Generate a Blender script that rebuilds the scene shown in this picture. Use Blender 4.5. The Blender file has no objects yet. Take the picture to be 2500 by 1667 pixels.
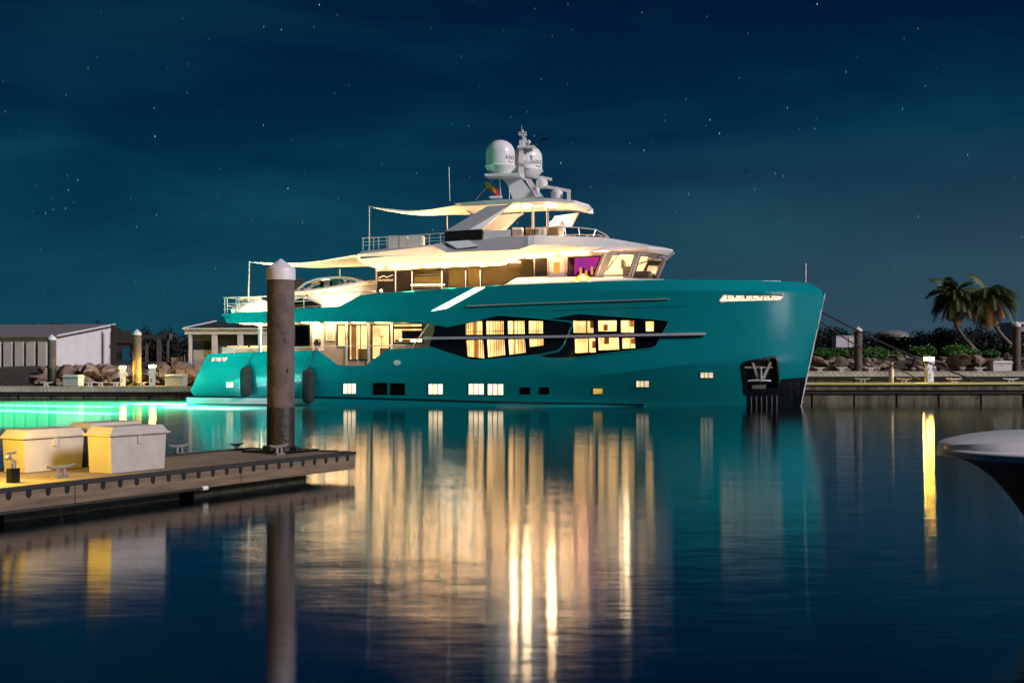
import bpy, bmesh, math, random
from mathutils import Vector, Matrix
from mathutils.geometry import delaunay_2d_cdt
random.seed(7)
R = math.radians
SC = bpy.context.scene
COL = SC.collection

# ------------------------------------------------------------------ camera
F = 3263.0          # focal length in photo pixels (photo is 2500 wide)
HZ = 882.0          # horizon row in the photo
CAMH = 2.57
cd = bpy.data.cameras.new('camera'); cam = bpy.data.objects.new('camera', cd); COL.objects.link(cam)
cam.location = (0, 0, CAMH); cam.rotation_euler = (R(90), 0, 0)
cd.sensor_width = 36; cd.lens = F/2500*36; cd.shift_y = (HZ-833.5)/2500
cd.clip_start = 0.1; cd.clip_end = 3000
SC.camera = cam

# ------------------------------------------------------------------ world: clear night sky with thin cloud and stars
W = bpy.data.worlds.new('World'); SC.world = W; W.use_nodes = True
nt = W.node_tree; N = nt.nodes; L = nt.links
for n in list(N): N.remove(n)
def wn(t, **k):
    n = N.new(t)
    for a, b in k.items(): setattr(n, a, b)
    return n
tc = wn('ShaderNodeTexCoord'); sx = wn('ShaderNodeSeparateXYZ'); L.new(tc.outputs['Generated'], sx.inputs[0])
ramp = wn('ShaderNodeValToRGB'); L.new(sx.outputs['Z'], ramp.inputs[0])
cr = ramp.color_ramp
cr.elements[0].position = 0.0; cr.elements[0].color = (0.008, 0.043, 0.074, 1)
cr.elements[1].position = 1.0; cr.elements[1].color = (0.0006, 0.004, 0.018, 1)
for p, c in ((0.04, (0.004, 0.039, 0.072, 1)), (0.12, (0.0008, 0.024, 0.056, 1)), (0.20, (0.0005, 0.0135, 0.041, 1)), (0.27, (0.0004, 0.0075, 0.028, 1)), (0.5, (0.0005, 0.005, 0.024, 1))):
    e = cr.elements.new(p); e.color = c
# thin cloud bands
mp = wn('ShaderNodeMapping'); mp.inputs['Scale'].default_value = (2.2, 1.2, 9.0); mp.inputs['Rotation'].default_value = (0, R(9), 0)
L.new(tc.outputs['Generated'], mp.inputs[0])
nz = wn('ShaderNodeTexNoise'); nz.inputs['Scale'].default_value = 1.3; nz.inputs['Detail'].default_value = 5; nz.inputs['Roughness'].default_value = .55; nz.inputs['Distortion'].default_value = .4
L.new(mp.outputs[0], nz.inputs[0])
cr2 = wn('ShaderNodeMapRange'); cr2.inputs[1].default_value = .46; cr2.inputs[2].default_value = .78
L.new(nz.outputs[0], cr2.inputs[0])
lowf = wn('ShaderNodeMapRange'); lowf.inputs[1].default_value = 0.0; lowf.inputs[2].default_value = 0.28; lowf.inputs[3].default_value = 1.0; lowf.inputs[4].default_value = 0.25
L.new(sx.outputs['Z'], lowf.inputs[0])
clm = wn('ShaderNodeMath', operation='MULTIPLY'); L.new(cr2.outputs[0], clm.inputs[0]); L.new(lowf.outputs[0], clm.inputs[1])
mixc = wn('ShaderNodeMix', data_type='RGBA'); L.new(clm.outputs[0], mixc.inputs['Factor']); L.new(ramp.outputs[0], mixc.inputs['A'])
mixc.inputs['B'].default_value = (0.006, 0.072, 0.100, 1)
# city haze low in one quarter of the sky
hx = wn('ShaderNodeMapRange'); hx.inputs[1].default_value = -.1; hx.inputs[2].default_value = .45; L.new(sx.outputs['X'], hx.inputs[0])
hzz = wn('ShaderNodeMapRange'); hzz.inputs[1].default_value = .17; hzz.inputs[2].default_value = 0.0; L.new(sx.outputs['Z'], hzz.inputs[0])
hm_ = wn('ShaderNodeMath', operation='MULTIPLY'); L.new(hx.outputs[0], hm_.inputs[0]); L.new(hzz.outputs[0], hm_.inputs[1])
mixh = wn('ShaderNodeMix', data_type='RGBA'); L.new(hm_.outputs[0], mixh.inputs['Factor']); L.new(mixc.outputs['Result'], mixh.inputs['A']); mixh.inputs['B'].default_value = (.042, .074, .098, 1)
mixc = mixh
# stars, trailed a little by the turning sky
ms = wn('ShaderNodeMapping'); ms.inputs['Rotation'].default_value = (0, R(-22), 0); ms.inputs['Scale'].default_value = (1.0, 1.0, 0.34)
L.new(tc.outputs['Generated'], ms.inputs[0])
def stars(scale, r0, gain):
    v = wn('ShaderNodeTexVoronoi'); v.inputs['Scale'].default_value = scale; v.inputs['Randomness'].default_value = 1
    L.new(ms.outputs[0], v.inputs['Vector'])
    m = wn('ShaderNodeMapRange'); m.inputs[1].default_value = r0; m.inputs[2].default_value = r0*.55; L.new(v.outputs['Distance'], m.inputs[0])
    s = wn('ShaderNodeSeparateXYZ'); L.new(v.outputs['Color'], s.inputs[0])
    p = wn('ShaderNodeMath', operation='POWER'); L.new(s.outputs[0], p.inputs[0]); p.inputs[1].default_value = 2.5
    g = wn('ShaderNodeMath', operation='MULTIPLY'); L.new(m.outputs[0], g.inputs[0]); L.new(p.outputs[0], g.inputs[1])
    h = wn('ShaderNodeMath', operation='MULTIPLY'); L.new(g.outputs[0], h.inputs[0]); h.inputs[1].default_value = gain
    return h
s1 = stars(125, .042, .55); s2 = stars(180, .07, .2)
sa = wn('ShaderNodeMath', operation='ADD'); L.new(s1.outputs[0], sa.inputs[0]); L.new(s2.outputs[0], sa.inputs[1])
hz = wn('ShaderNodeMapRange'); hz.inputs[1].default_value = .03; hz.inputs[2].default_value = .12; L.new(sx.outputs['Z'], hz.inputs[0])
sb = wn('ShaderNodeMath', operation='MULTIPLY'); L.new(sa.outputs[0], sb.inputs[0]); L.new(hz.outputs[0], sb.inputs[1])
addc = wn('ShaderNodeMix', data_type='RGBA', blend_type='ADD'); addc.inputs['Factor'].default_value = 1
L.new(mixc.outputs['Result'], addc.inputs['A']); L.new(sb.outputs[0], addc.inputs['B'])
bg = wn('ShaderNodeBackground'); bg.inputs[1].default_value = 1.0; L.new(addc.outputs['Result'], bg.inputs[0])
wo = wn('ShaderNodeOutputWorld'); L.new(bg.outputs[0], wo.inputs[0])

# ------------------------------------------------------------------ moon / marina light, behind and right of the camera
sd = bpy.data.lights.new('moon', 'SUN'); sd.energy = 2.5; sd.angle = R(12); sd.color = (1.0, .93, .98)
so = bpy.data.objects.new('moon', sd); COL.objects.link(so)
so.rotation_euler = (R(64), 0, R(58))

SC.view_settings.view_transform = 'Standard'; SC.view_settings.look = 'None'
SC.view_settings.exposure = 0.2; SC.view_settings.gamma = 1; SC.view_settings.use_curve_mapping = False
SC.cycles.use_denoising = True
SC.cycles.max_bounces = 6; SC.cycles.diffuse_bounces = 2; SC.cycles.glossy_bounces = 3; SC.cycles.transparent_max_bounces = 12
SC.cycles.sample_clamp_indirect = 12.0; SC.cycles.caustics_reflective = False; SC.cycles.caustics_refractive = False

# ------------------------------------------------------------------ materials
def srgb(r, g, b):
    f = lambda c: (c/255/12.92) if c/255 <= .04045 else ((c/255+.055)/1.055)**2.4
    return (f(r), f(g), f(b), 1)
MATS = {}
def mat(name, base, rough=.5, metal=0, var=0.0, vscale=4.0, bump=0.0, bscale=20.0, base2=None, coat=0, emit=None, es=0, stretch=(1, 1, 1), spec=.5):
    m = bpy.data.materials.new(name); m.use_nodes = True; t = m.node_tree; b = t.nodes['Principled BSDF']
    b.inputs['Base Color'].default_value = (*base[:3], 1); b.inputs['Roughness'].default_value = rough; b.inputs['Metallic'].default_value = metal
    b.inputs['Specular IOR Level'].default_value = spec
    if coat: b.inputs['Coat Weight'].default_value = coat; b.inputs['Coat Roughness'].default_value = .08
    if emit: b.inputs['Emission Color'].default_value = (*emit[:3], 1); b.inputs['Emission Strength'].default_value = es
    if var or base2 or bump:
        c = t.nodes.new('ShaderNodeTexCoord'); mpn = t.nodes.new('ShaderNodeMapping'); mpn.inputs['Scale'].default_value = stretch
        t.links.new(c.outputs['Object'], mpn.inputs[0])
    if var or base2:
        n = t.nodes.new('ShaderNodeTexNoise'); n.inputs['Scale'].default_value = vscale; n.inputs['Detail'].default_value = 6; n.inputs['Roughness'].default_value = .65
        t.links.new(mpn.outputs[0], n.inputs[0])
        rp = t.nodes.new('ShaderNodeMapRange'); rp.inputs[1].default_value = .35; rp.inputs[2].default_value = .68; t.links.new(n.outputs[0], rp.inputs[0])
        mx = t.nodes.new('ShaderNodeMix'); mx.data_type = 'RGBA'; t.links.new(rp.outputs[0], mx.inputs['Factor'])
        b2 = base2 or tuple(v*(1-var) for v in base[:3])
        mx.inputs['A'].default_value = (*base[:3], 1); mx.inputs['B'].default_value = (*b2[:3], 1)
        t.links.new(mx.outputs['Result'], b.inputs['Base Color'])
    if bump:
        n2 = t.nodes.new('ShaderNodeTexNoise'); n2.inputs['Scale'].default_value = bscale; n2.inputs['Detail'].default_value = 4
        t.links.new(mpn.outputs[0], n2.inputs[0])
        bp = t.nodes.new('ShaderNodeBump'); bp.inputs['Strength'].default_value = bump; bp.inputs['Distance'].default_value = .05
        t.links.new(n2.outputs[0], bp.inputs['Height']); t.links.new(bp.outputs[0], b.inputs['Normal'])
    MATS[name] = m
    return m
def emis(name, col, s, var=0.0, vscale=1.5, col2=None, stretch=(1, 1, 1)):
    m = bpy.data.materials.new(name); m.use_nodes = True; t = m.node_tree
    for n in list(t.nodes): t.nodes.remove(n)
    e = t.nodes.new('ShaderNodeEmission'); e.inputs[0].default_value = (*col[:3], 1); e.inputs[1].default_value = s
    o = t.nodes.new('ShaderNodeOutputMaterial'); t.links.new(e.outputs[0], o.inputs[0])
    if var or col2:
        c = t.nodes.new('ShaderNodeTexCoord'); mpn = t.nodes.new('ShaderNodeMapping'); mpn.inputs['Scale'].default_value = stretch
        t.links.new(c.outputs['Object'], mpn.inputs[0])
        n = t.nodes.new('ShaderNodeTexNoise'); n.inputs['Scale'].default_value = vscale; n.inputs['Detail'].default_value = 3
        t.links.new(mpn.outputs[0], n.inputs[0])
        rp = t.nodes.new('ShaderNodeMapRange'); rp.inputs[1].default_value = .35; rp.inputs[2].default_value = .65; t.links.new(n.outputs[0], rp.inputs[0])
        mx = t.nodes.new('ShaderNodeMix'); mx.data_type = 'RGBA'; t.links.new(rp.outputs[0], mx.inputs['Factor'])
        c2 = col2 or tuple(v*(1-var) for v in col[:3])
        mx.inputs['A'].default_value = (*col[:3], 1); mx.inputs['B'].default_value = (*c2[:3], 1)
        t.links.new(mx.outputs['Result'], e.inputs[0])
    MATS[name] = m
    return m
def glassmat(name, tint, refl=.10):
    m = bpy.data.materials.new(name); m.use_nodes = True; t = m.node_tree
    for n in list(t.nodes): t.nodes.remove(n)
    a = t.nodes.new('ShaderNodeBsdfTransparent'); a.inputs[0].default_value = (*tint, 1)
    g = t.nodes.new('ShaderNodeBsdfGlossy'); g.inputs['Roughness'].default_value = .02
    f = t.nodes.new('ShaderNodeFresnel'); f.inputs[0].default_value = 1.45
    x = t.nodes.new('ShaderNodeMixShader'); o = t.nodes.new('ShaderNodeOutputMaterial')
    t.links.new(f.outputs[0], x.inputs[0]); t.links.new(a.outputs[0], x.inputs[1]); t.links.new(g.outputs[0], x.inputs[2]); t.links.new(x.outputs[0], o.inputs[0])
    MATS[name] = m
    return m
mat('hull_paint', (0.003, .262, .288), .15, var=.10, vscale=.35, spec=.45, bump=.05, bscale=.8)
mat('white_gelcoat', (.84, .83, .82), .28, var=.05, vscale=.8)
mat('silver_paint', (.46, .455, .48), .35, metal=.1, var=.06, vscale=1)
mat('grey_panel', (.34, .32, .31), .4, var=.08, vscale=1.5)
mat('dark_panel', (.016, .014, .013), .45, var=.2, spec=.2)
mat('black_glass', (.006, .006, .007), .06)
mat('black_rubber', (.018, .018, .018), .75, bump=.3, bscale=25)
mat('fender_cover', (.018, .016, .016), .9, bump=.5, bscale=14)
mat('black_steel', (.02, .025, .028), .3, metal=.6, var=.3)
mat('steel', (.60, .58, .56), .3, metal=.35)
mat('chrome', (.75, .75, .76), .08, metal=1)
mat('teak', (.28, .17, .09), .6, var=.25, vscale=6)
mat('cushion', (.72, .68, .62), .85, bump=.2, bscale=8)
mat('canvas', (.80, .75, .68), .85, var=.05, bump=.1, bscale=3)
mat('orange_ring', (.85, .30, .03), .5)
mat('wood_interior', (.42, .27, .14), .45, var=.2, vscale=3)
mat('leaf_white', (.8, .78, .7), .6)
mat('teal_console', (.10, .42, .38), .35)
mat('lettering', (.85, .80, .72), .4)
mat('navy_lettering', (.01, .012, .05), .5)
mat('flag_yellow', (.75, .50, .05), .8); mat('flag_red', (.55, .05, .03), .8)
glassmat('clear_glass', (.92, .90, .86)); glassmat('smoked_glass', (.35, .33, .32)); glassmat('screen_glass', (.6, .6, .62))
WARM = (1.0, .62, .28)
emis('cabin_light', (1.0, .59, .22), 3.5, var=.62, vscale=1.5, stretch=(1, 1, .6))
emis('saloon_light', (1.0, .62, .26), 2.4, var=.5, vscale=1.2)
emis('porthole_light', (1.0, .76, .46), 2.2, var=.3, vscale=2.5)
emis('gold_port_light', (1.0, .55, .08), .75, var=.5, vscale=3)
emis('dim_port_light', (.95, .74, .46), 1.0, var=.3, vscale=3)
emis('bridge_light', (1.0, .68, .34), 2.3, var=.4, vscale=.8)
emis('magenta_screen', (.75, .02, .32), .85, col2=(.30, .05, .42), vscale=1.2)
emis('orange_light', (1.0, .42, .06), .9)
emis('led_strip', (1.0, .80, .52), 7.0)
emis('lamp_warm', (1.0, .78, .48), 8.0)
emis('downlight_lens', (1.0, .54, .21), 50.0)
emis('hardtop_lens', (1.0, .68, .36), 260.0)
emis('deck_lens', (1.0, .55, .22), 38.0)
emis('lamp_yellow', (1.0, .60, .05), 200.0)
emis('lamp_small', (1.0, .66, .2), 6.0)
emis('recess_light', (1.0, .74, .52), 1.5, var=.5, vscale=6, stretch=(1, 1, 2))
mat('pile_concrete', (.18, .135, .12), .85, base2=(.075, .055, .05), vscale=1.6, bump=.35, bscale=10)
mat('pile_wet', (.035, .028, .02), .5, base2=(.012, .01, .008), vscale=5, bump=.5, bscale=14)
mat('pile_cap', (.78, .74, .78), .45, var=.06)
mat('dock_concrete', (.29, .225, .155), .85, base2=(.18, .135, .09), vscale=1.2, bump=.2, bscale=30)
mat('lamplit_pipe', (.72, .62, .22), .5)  # yellow of the pedestal lamplight put into the hose colour
mat('far_dock_concrete', (.66, .63, .50), .85, base2=(.44, .42, .33), vscale=1.0, bump=.25, bscale=12)
mat('dock_wood', (.23, .165, .105), .85, base2=(.10, .07, .045), vscale=3.0, bump=.3, bscale=18, stretch=(.25, 4, 4))
mat('dock_float', (.05, .045, .02), .7, base2=(.015, .013, .008), vscale=4, bump=.6, bscale=9)
mat('far_float', (.22, .205, .13), .8, base2=(.03, .028, .018), vscale=1.6, bump=.4, bscale=6, stretch=(1, 1, .35))
mat('dock_box_plastic', (.52, .475, .43), .5, base2=(.43, .385, .34), vscale=2.2, bump=.05, bscale=30)
mat('galvanised', (.36, .33, .30), .5, metal=.5, var=.3, vscale=12)
mat('pedestal_white', (.75, .74, .70), .4)
mat('hole_dark', (.006, .005, .004), .9)
mat('rock', (.38, .285, .22), .9, base2=(.17, .125, .10), vscale=2.2, bump=.9, bscale=5)
mat('rock_dark', (.24, .18, .14), .9, base2=(.05, .04, .035), vscale=2.2, bump=.9, bscale=5)
mat('soil', (.075, .062, .05), .95, base2=(.02, .02, .014), vscale=.5, bump=.8, bscale=1.5)
mat('shed_metal', (.72, .68, .70), .55, var=.12, vscale=.8)
mat('shed_roof', (.24, .225, .225), .7, var=.25, vscale=1)
mat('shed_column', (.66, .61, .55), .7, var=.15)
mat('old_timber', (.045, .036, .03), .85, var=.4, vscale=4)
mat('shed_board', (.13, .11, .10), .8, var=.5, vscale=1.5)
mat('roof_teal', (.035, .05, .06), .6)
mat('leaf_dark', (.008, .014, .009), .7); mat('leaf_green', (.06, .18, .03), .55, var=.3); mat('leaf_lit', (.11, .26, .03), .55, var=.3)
mat('palm_green', (.085, .12, .03), .55, var=.3, vscale=2); mat('palm_brown', (.45, .23, .05), .7, var=.3); mat('palm_trunk', (.20, .15, .11), .85, var=.35, vscale=6, bump=.5)
mat('rope', (.025, .022, .02), .9)
mat('boat_white', (.82, .80, .80), .3, var=.05); mat('boat_shade', (.085, .07, .085), .35)  # dark tone is the shade under the flared bow, put into colour
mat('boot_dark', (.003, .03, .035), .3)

# water: micro-ripples with crests across the view, long-exposure smooth
def water_mat():
    m = bpy.data.materials.new('water'); m.use_nodes = True; t = m.node_tree
    for n in list(t.nodes): t.nodes.remove(n)
    A = lambda ty, **k: (lambda n: ([setattr(n, a, b) for a, b in k.items()], n)[1])(t.nodes.new(ty))
    lk = t.links.new
    geo = A('ShaderNodeNewGeometry')
    # ripples one can see, crests lying mostly across the view
    mpn = A('ShaderNodeMapping'); mpn.inputs['Scale'].default_value = (.42, 1.15, 1); lk(geo.outputs['Position'], mpn.inputs[0])
    nz = A('ShaderNodeTexNoise'); nz.inputs['Scale'].default_value = 1.0; nz.inputs['Detail'].default_value = 7; nz.inputs['Roughness'].default_value = .66; nz.inputs['Distortion'].default_value = .3
    lk(mpn.outputs[0], nz.inputs[0])
    sp = A('ShaderNodeSeparateColor'); lk(nz.outputs['Color'], sp.inputs[0])
    r1 = A('ShaderNodeMath', operation='SUBTRACT'); lk(sp.outputs[0], r1.inputs[0]); r1.inputs[1].default_value = .5
    r2 = A('ShaderNodeMath', operation='SUBTRACT'); lk(sp.outputs[1], r2.inputs[0]); r2.inputs[1].default_value = .5
    # patches where a breath of wind ruffles the surface
    mq = A('ShaderNodeMapping'); mq.inputs['Scale'].default_value = (.03, .10, 1); lk(geo.outputs['Position'], mq.inputs[0])
    nq = A('ShaderNodeTexNoise'); nq.inputs['Scale'].default_value = 1.0; nq.inputs['Detail'].default_value = 3; lk(mq.outputs[0], nq.inputs[0])
    rq = A('ShaderNodeMapRange'); rq.inputs[1].default_value = .35; rq.inputs[2].default_value = .65; rq.inputs[3].default_value = .7; rq.inputs[4].default_value = 1.15; lk(nq.outputs[0], rq.inputs[0])
    mpf = A('ShaderNodeMapping'); mpf.inputs['Scale'].default_value = (1.6, 6.0, 1); lk(geo.outputs['Position'], mpf.inputs[0])
    nf = A('ShaderNodeTexNoise'); nf.inputs['Scale'].default_value = 1.0; nf.inputs['Detail'].default_value = 4; nf.inputs['Roughness'].default_value = .6; lk(mpf.outputs[0], nf.inputs[0])
    rf_ = A('ShaderNodeMath', operation='SUBTRACT'); lk(nf.outputs[0], rf_.inputs[0]); rf_.inputs[1].default_value = .5
    rs_ = A('ShaderNodeMath', operation='ADD'); lk(r1.outputs[0], rs_.inputs[0]); lk(rf_.outputs[0], rs_.inputs[1])
    k2 = A('ShaderNodeMath', operation='MULTIPLY'); lk(rs_.outputs[0], k2.inputs[0]); k2.inputs[1].default_value = .045
    ty = A('ShaderNodeMath', operation='MULTIPLY'); lk(k2.outputs[0], ty.inputs[0]); lk(rq.outputs[0], ty.inputs[1])
    tx = A('ShaderNodeMath', operation='MULTIPLY'); lk(r2.outputs[0], tx.inputs[0]); tx.inputs[1].default_value = .007
    cb = A('ShaderNodeCombineXYZ'); lk(tx.outputs[0], cb.inputs[0]); lk(ty.outputs[0], cb.inputs[1]); cb.inputs[2].default_value = 1
    nm = A('ShaderNodeVectorMath', operation='NORMALIZE'); lk(cb.outputs[0], nm.inputs[0])
    # micro-ripples blur reflections along the view only (long exposure)
    gl = A('ShaderNodeBsdfAnisotropic', distribution='BECKMANN'); gl.inputs['Roughness'].default_value = .104; gl.inputs['Anisotropy'].default_value = .54; gl.inputs['Color'].default_value = (.95, .97, 1, 1); lk(nm.outputs[0], gl.inputs['Normal'])
    tv = A('ShaderNodeCombineXYZ'); tv.inputs[0].default_value = 1; lk(tv.outputs[0], gl.inputs['Tangent'])
    fr = A('ShaderNodeFresnel'); fr.inputs[0].default_value = 2.0; lk(nm.outputs[0], fr.inputs['Normal'])
    fp = A('ShaderNodeMath', operation='POWER'); lk(fr.outputs[0], fp.inputs[0]); fp.inputs[1].default_value = .7
    df = A('ShaderNodeBsdfDiffuse'); df.inputs[0].default_value = (.0008, .006, .013, 1)
    tl = A('ShaderNodeBsdfTranslucent'); tl.inputs[0].default_value = (.013, .076, .050, 1)
    tp = A('ShaderNodeBsdfTransparent'); tp.inputs[0].default_value = (.024, .034, .040, 1)
    s1 = A('ShaderNodeAddShader'); lk(df.outputs[0], s1.inputs[0]); lk(tp.outputs[0], s1.inputs[1])
    mx = A('ShaderNodeMixShader'); lk(fp.outputs[0], mx.inputs[0]); lk(s1.outputs[0], mx.inputs[1]); lk(gl.outputs[0], mx.inputs[2])
    s2 = A('ShaderNodeAddShader'); lk(mx.outputs[0], s2.inputs[0]); lk(tl.outputs[0], s2.inputs[1])
    o = A('ShaderNodeOutputMaterial'); lk(s2.outputs[0], o.inputs[0])
    MATS['water'] = m
water_mat()
def backlit(name, col, tr):
    m = mat(name, col, .85, var=.12, vscale=3); t = m.node_tree; b = t.nodes['Principled BSDF']
    tl = t.nodes.new('ShaderNodeBsdfTranslucent'); tl.inputs[0].default_value = (*col, 1); x = t.nodes.new('ShaderNodeMixShader'); x.inputs[0].default_value = tr
    o = t.nodes['Material Output']; t.links.new(b.outputs[0], x.inputs[1]); t.links.new(tl.outputs[0], x.inputs[2]); t.links.new(x.outputs[0], o.inputs[0])
backlit('curtain', (.75, .58, .38), .6); backlit('cabin_furnishing', (.55, .38, .22), .6); backlit('blind', (.52, .46, .22), .45); backlit('blind_white', (.62, .56, .36), .4)

# ------------------------------------------------------------------ object helpers
def tag(o, label=None, cat=None, group=None, kind=None):
    if label: o['label'] = label
    if cat: o['category'] = cat
    if group: o['group'] = group
    if kind: o['kind'] = kind
    return o
def link(name, me, parent=None):
    o = bpy.data.objects.new(name, me); COL.objects.link(o)
    if parent: o.parent = parent
    return o
def empty(name, label, cat, loc=(0, 0, 0), rz=0, group=None):
    o = bpy.data.objects.new(name, None); COL.objects.link(o); o.empty_display_size = .3
    o.location = loc; o.rotation_euler = (0, 0, rz)
    return tag(o, label, cat, group)
def finish(name, bm, m, parent=None, smooth=None, bevel=0):
    if bevel:
        es = [e for e in bm.edges if len(e.link_faces) == 2 and e.calc_face_angle(0) > .5]
        bmesh.ops.bevel(bm, geom=es, offset=bevel, segments=1, affect='EDGES', clamp_overlap=True)
    bmesh.ops.recalc_face_normals(bm, faces=bm.faces)
    me = bpy.data.meshes.new(name); bm.to_mesh(me); bm.free()
    if smooth is not None:
        for p in me.polygons: p.use_smooth = True
        me.set_sharp_from_angle(angle=R(smooth))
    mm = m if isinstance(m, (list, tuple)) else [m]
    for k in mm: me.materials.append(MATS[k] if isinstance(k, str) else k)
    return link(name, me, parent)
def raw(name, vs, fs, m, parent=None, smooth=None, bevel=0):
    bm = bmesh.new(); v = [bm.verts.new(p) for p in vs]
    for f in fs:
        try: bm.faces.new([v[i] for i in f])
        except ValueError: pass
    return finish(name, bm, m, parent, smooth, bevel)
def bbox_add(bm, c, s, rz=0, taper=1.0):
    x, y, z = s[0]/2, s[1]/2, s[2]/2; vs = []
    for k, (a, b, d) in enumerate(((-x, -y, -z), (x, -y, -z), (x, y, -z), (-x, y, -z), (-x, -y, z), (x, -y, z), (x, y, z), (-x, y, z))):
        if d > 0: a *= taper; b *= taper
        ca, sa_ = math.cos(rz), math.sin(rz)
        vs.append(bm.verts.new((c[0]+a*ca-b*sa_, c[1]+a*sa_+b*ca, c[2]+d)))
    for f in ((0, 3, 2, 1), (4, 5, 6, 7), (0, 1, 5, 4), (1, 2, 6, 5), (2, 3, 7, 6), (3, 0, 4, 7)):
        bm.faces.new([vs[i] for i in f])
def box(name, c, s, m, parent=None, rz=0, bevel=0, taper=1.0):
    bm = bmesh.new(); bbox_add(bm, c, s, rz, taper)
    return finish(name, bm, m, parent, bevel=bevel)
def tube_add(bm, pts, r, n=8):
    pts = [Vector(p) for p in pts]; rs = r if isinstance(r, (list, tuple)) else [r]*len(pts); rings = []
    for i, p in enumerate(pts):
        d = (pts[min(i+1, len(pts)-1)]-pts[max(i-1, 0)]).normalized()
        a = d.cross(Vector((0, 0, 1)) if abs(d.z) < .95 else Vector((1, 0, 0))).normalized(); b = d.cross(a)
        rings.append([bm.verts.new(p+(a*math.cos(2*math.pi*k/n)+b*math.sin(2*math.pi*k/n))*rs[i]) for k in range(n)])
    for i in range(len(rings)-1):
        for k in range(n): bm.faces.new((rings[i][k], rings[i][(k+1) % n], rings[i+1][(k+1) % n], rings[i+1][k]))
    bm.faces.new(rings[0][::-1]); bm.faces.new(rings[-1])
def tube(name, pts, r, m, parent=None, n=8):
    bm = bmesh.new(); tube_add(bm, pts, r, n)
    return finish(name, bm, m, parent, smooth=50)
def lathe(name, prof, c, m, parent=None, n=28, smooth=35):
    bm = bmesh.new(); rings = []
    for r, z in prof:
        rings.append([bm.verts.new((c[0]+max(r, .001)*math.cos(2*math.pi*k/n), c[1]+max(r, .001)*math.sin(2*math.pi*k/n), c[2]+z)) for k in range(n)])
    for i in range(len(rings)-1):
        for k in range(n): bm.faces.new((rings[i][k], rings[i][(k+1) % n], rings[i+1][(k+1) % n], rings[i+1][k]))
    bm.faces.new(rings[0][::-1]); bm.faces.new(rings[-1])
    return finish(name, bm, m, parent, smooth=smooth)
def loft(name, rings, m, parent=None, smooth=None, closed=True, caps=True):
    bm = bmesh.new(); rv = [[bm.verts.new(p) for p in r] for r in rings]; n = len(rings[0])
    for i in range(len(rv)-1):
        for k in range(n if closed else n-1):
            bm.faces.new((rv[i][k], rv[i][(k+1) % n], rv[i+1][(k+1) % n], rv[i+1][k]))
    if caps and closed: bm.faces.new(rv[0][::-1]); bm.faces.new(rv[-1])
    bmesh.ops.remove_doubles(bm, verts=bm.verts, dist=1e-4)
    return finish(name, bm, m, parent, smooth=smooth)
def inpoly(p, poly):
    x, y = p; c = False; n = len(poly)
    for i in range(n):
        x1, y1 = poly[i]; x2, y2 = poly[(i+1) % n]
        if (y1 > y) != (y2 > y) and x < (x2-x1)*(y-y1)/(y2-y1)+x1: c = not c
    return c
def segd(p, a, b):
    ax, ay = a; bx, by = b; dx, dy = bx-ax, by-ay; l = dx*dx+dy*dy
    t = 0 if l == 0 else max(0, min(1, ((p[0]-ax)*dx+(p[1]-ay)*dy)/l))
    return math.hypot(p[0]-ax-t*dx, p[1]-ay-t*dy)
def densify(poly, step):
    out = []; n = len(poly)
    for i in range(n):
        a, b = poly[i], poly[(i+1) % n]; k = max(1, int(math.ceil(math.hypot(b[0]-a[0], b[1]-a[1])/step)))
        for j in range(k): out.append((a[0]+(b[0]-a[0])*j/k, a[1]+(b[1]-a[1])*j/k))
    return out
def dens(pts, step):
    out = []
    for a, b in zip(pts, pts[1:]):
        k = max(1, int(math.ceil(math.hypot(b[0]-a[0], b[1]-a[1])/step)))
        for j in range(k): out.append((a[0]+(b[0]-a[0])*j/k, a[1]+(b[1]-a[1])*j/k))
    return out+[pts[-1]]
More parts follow.
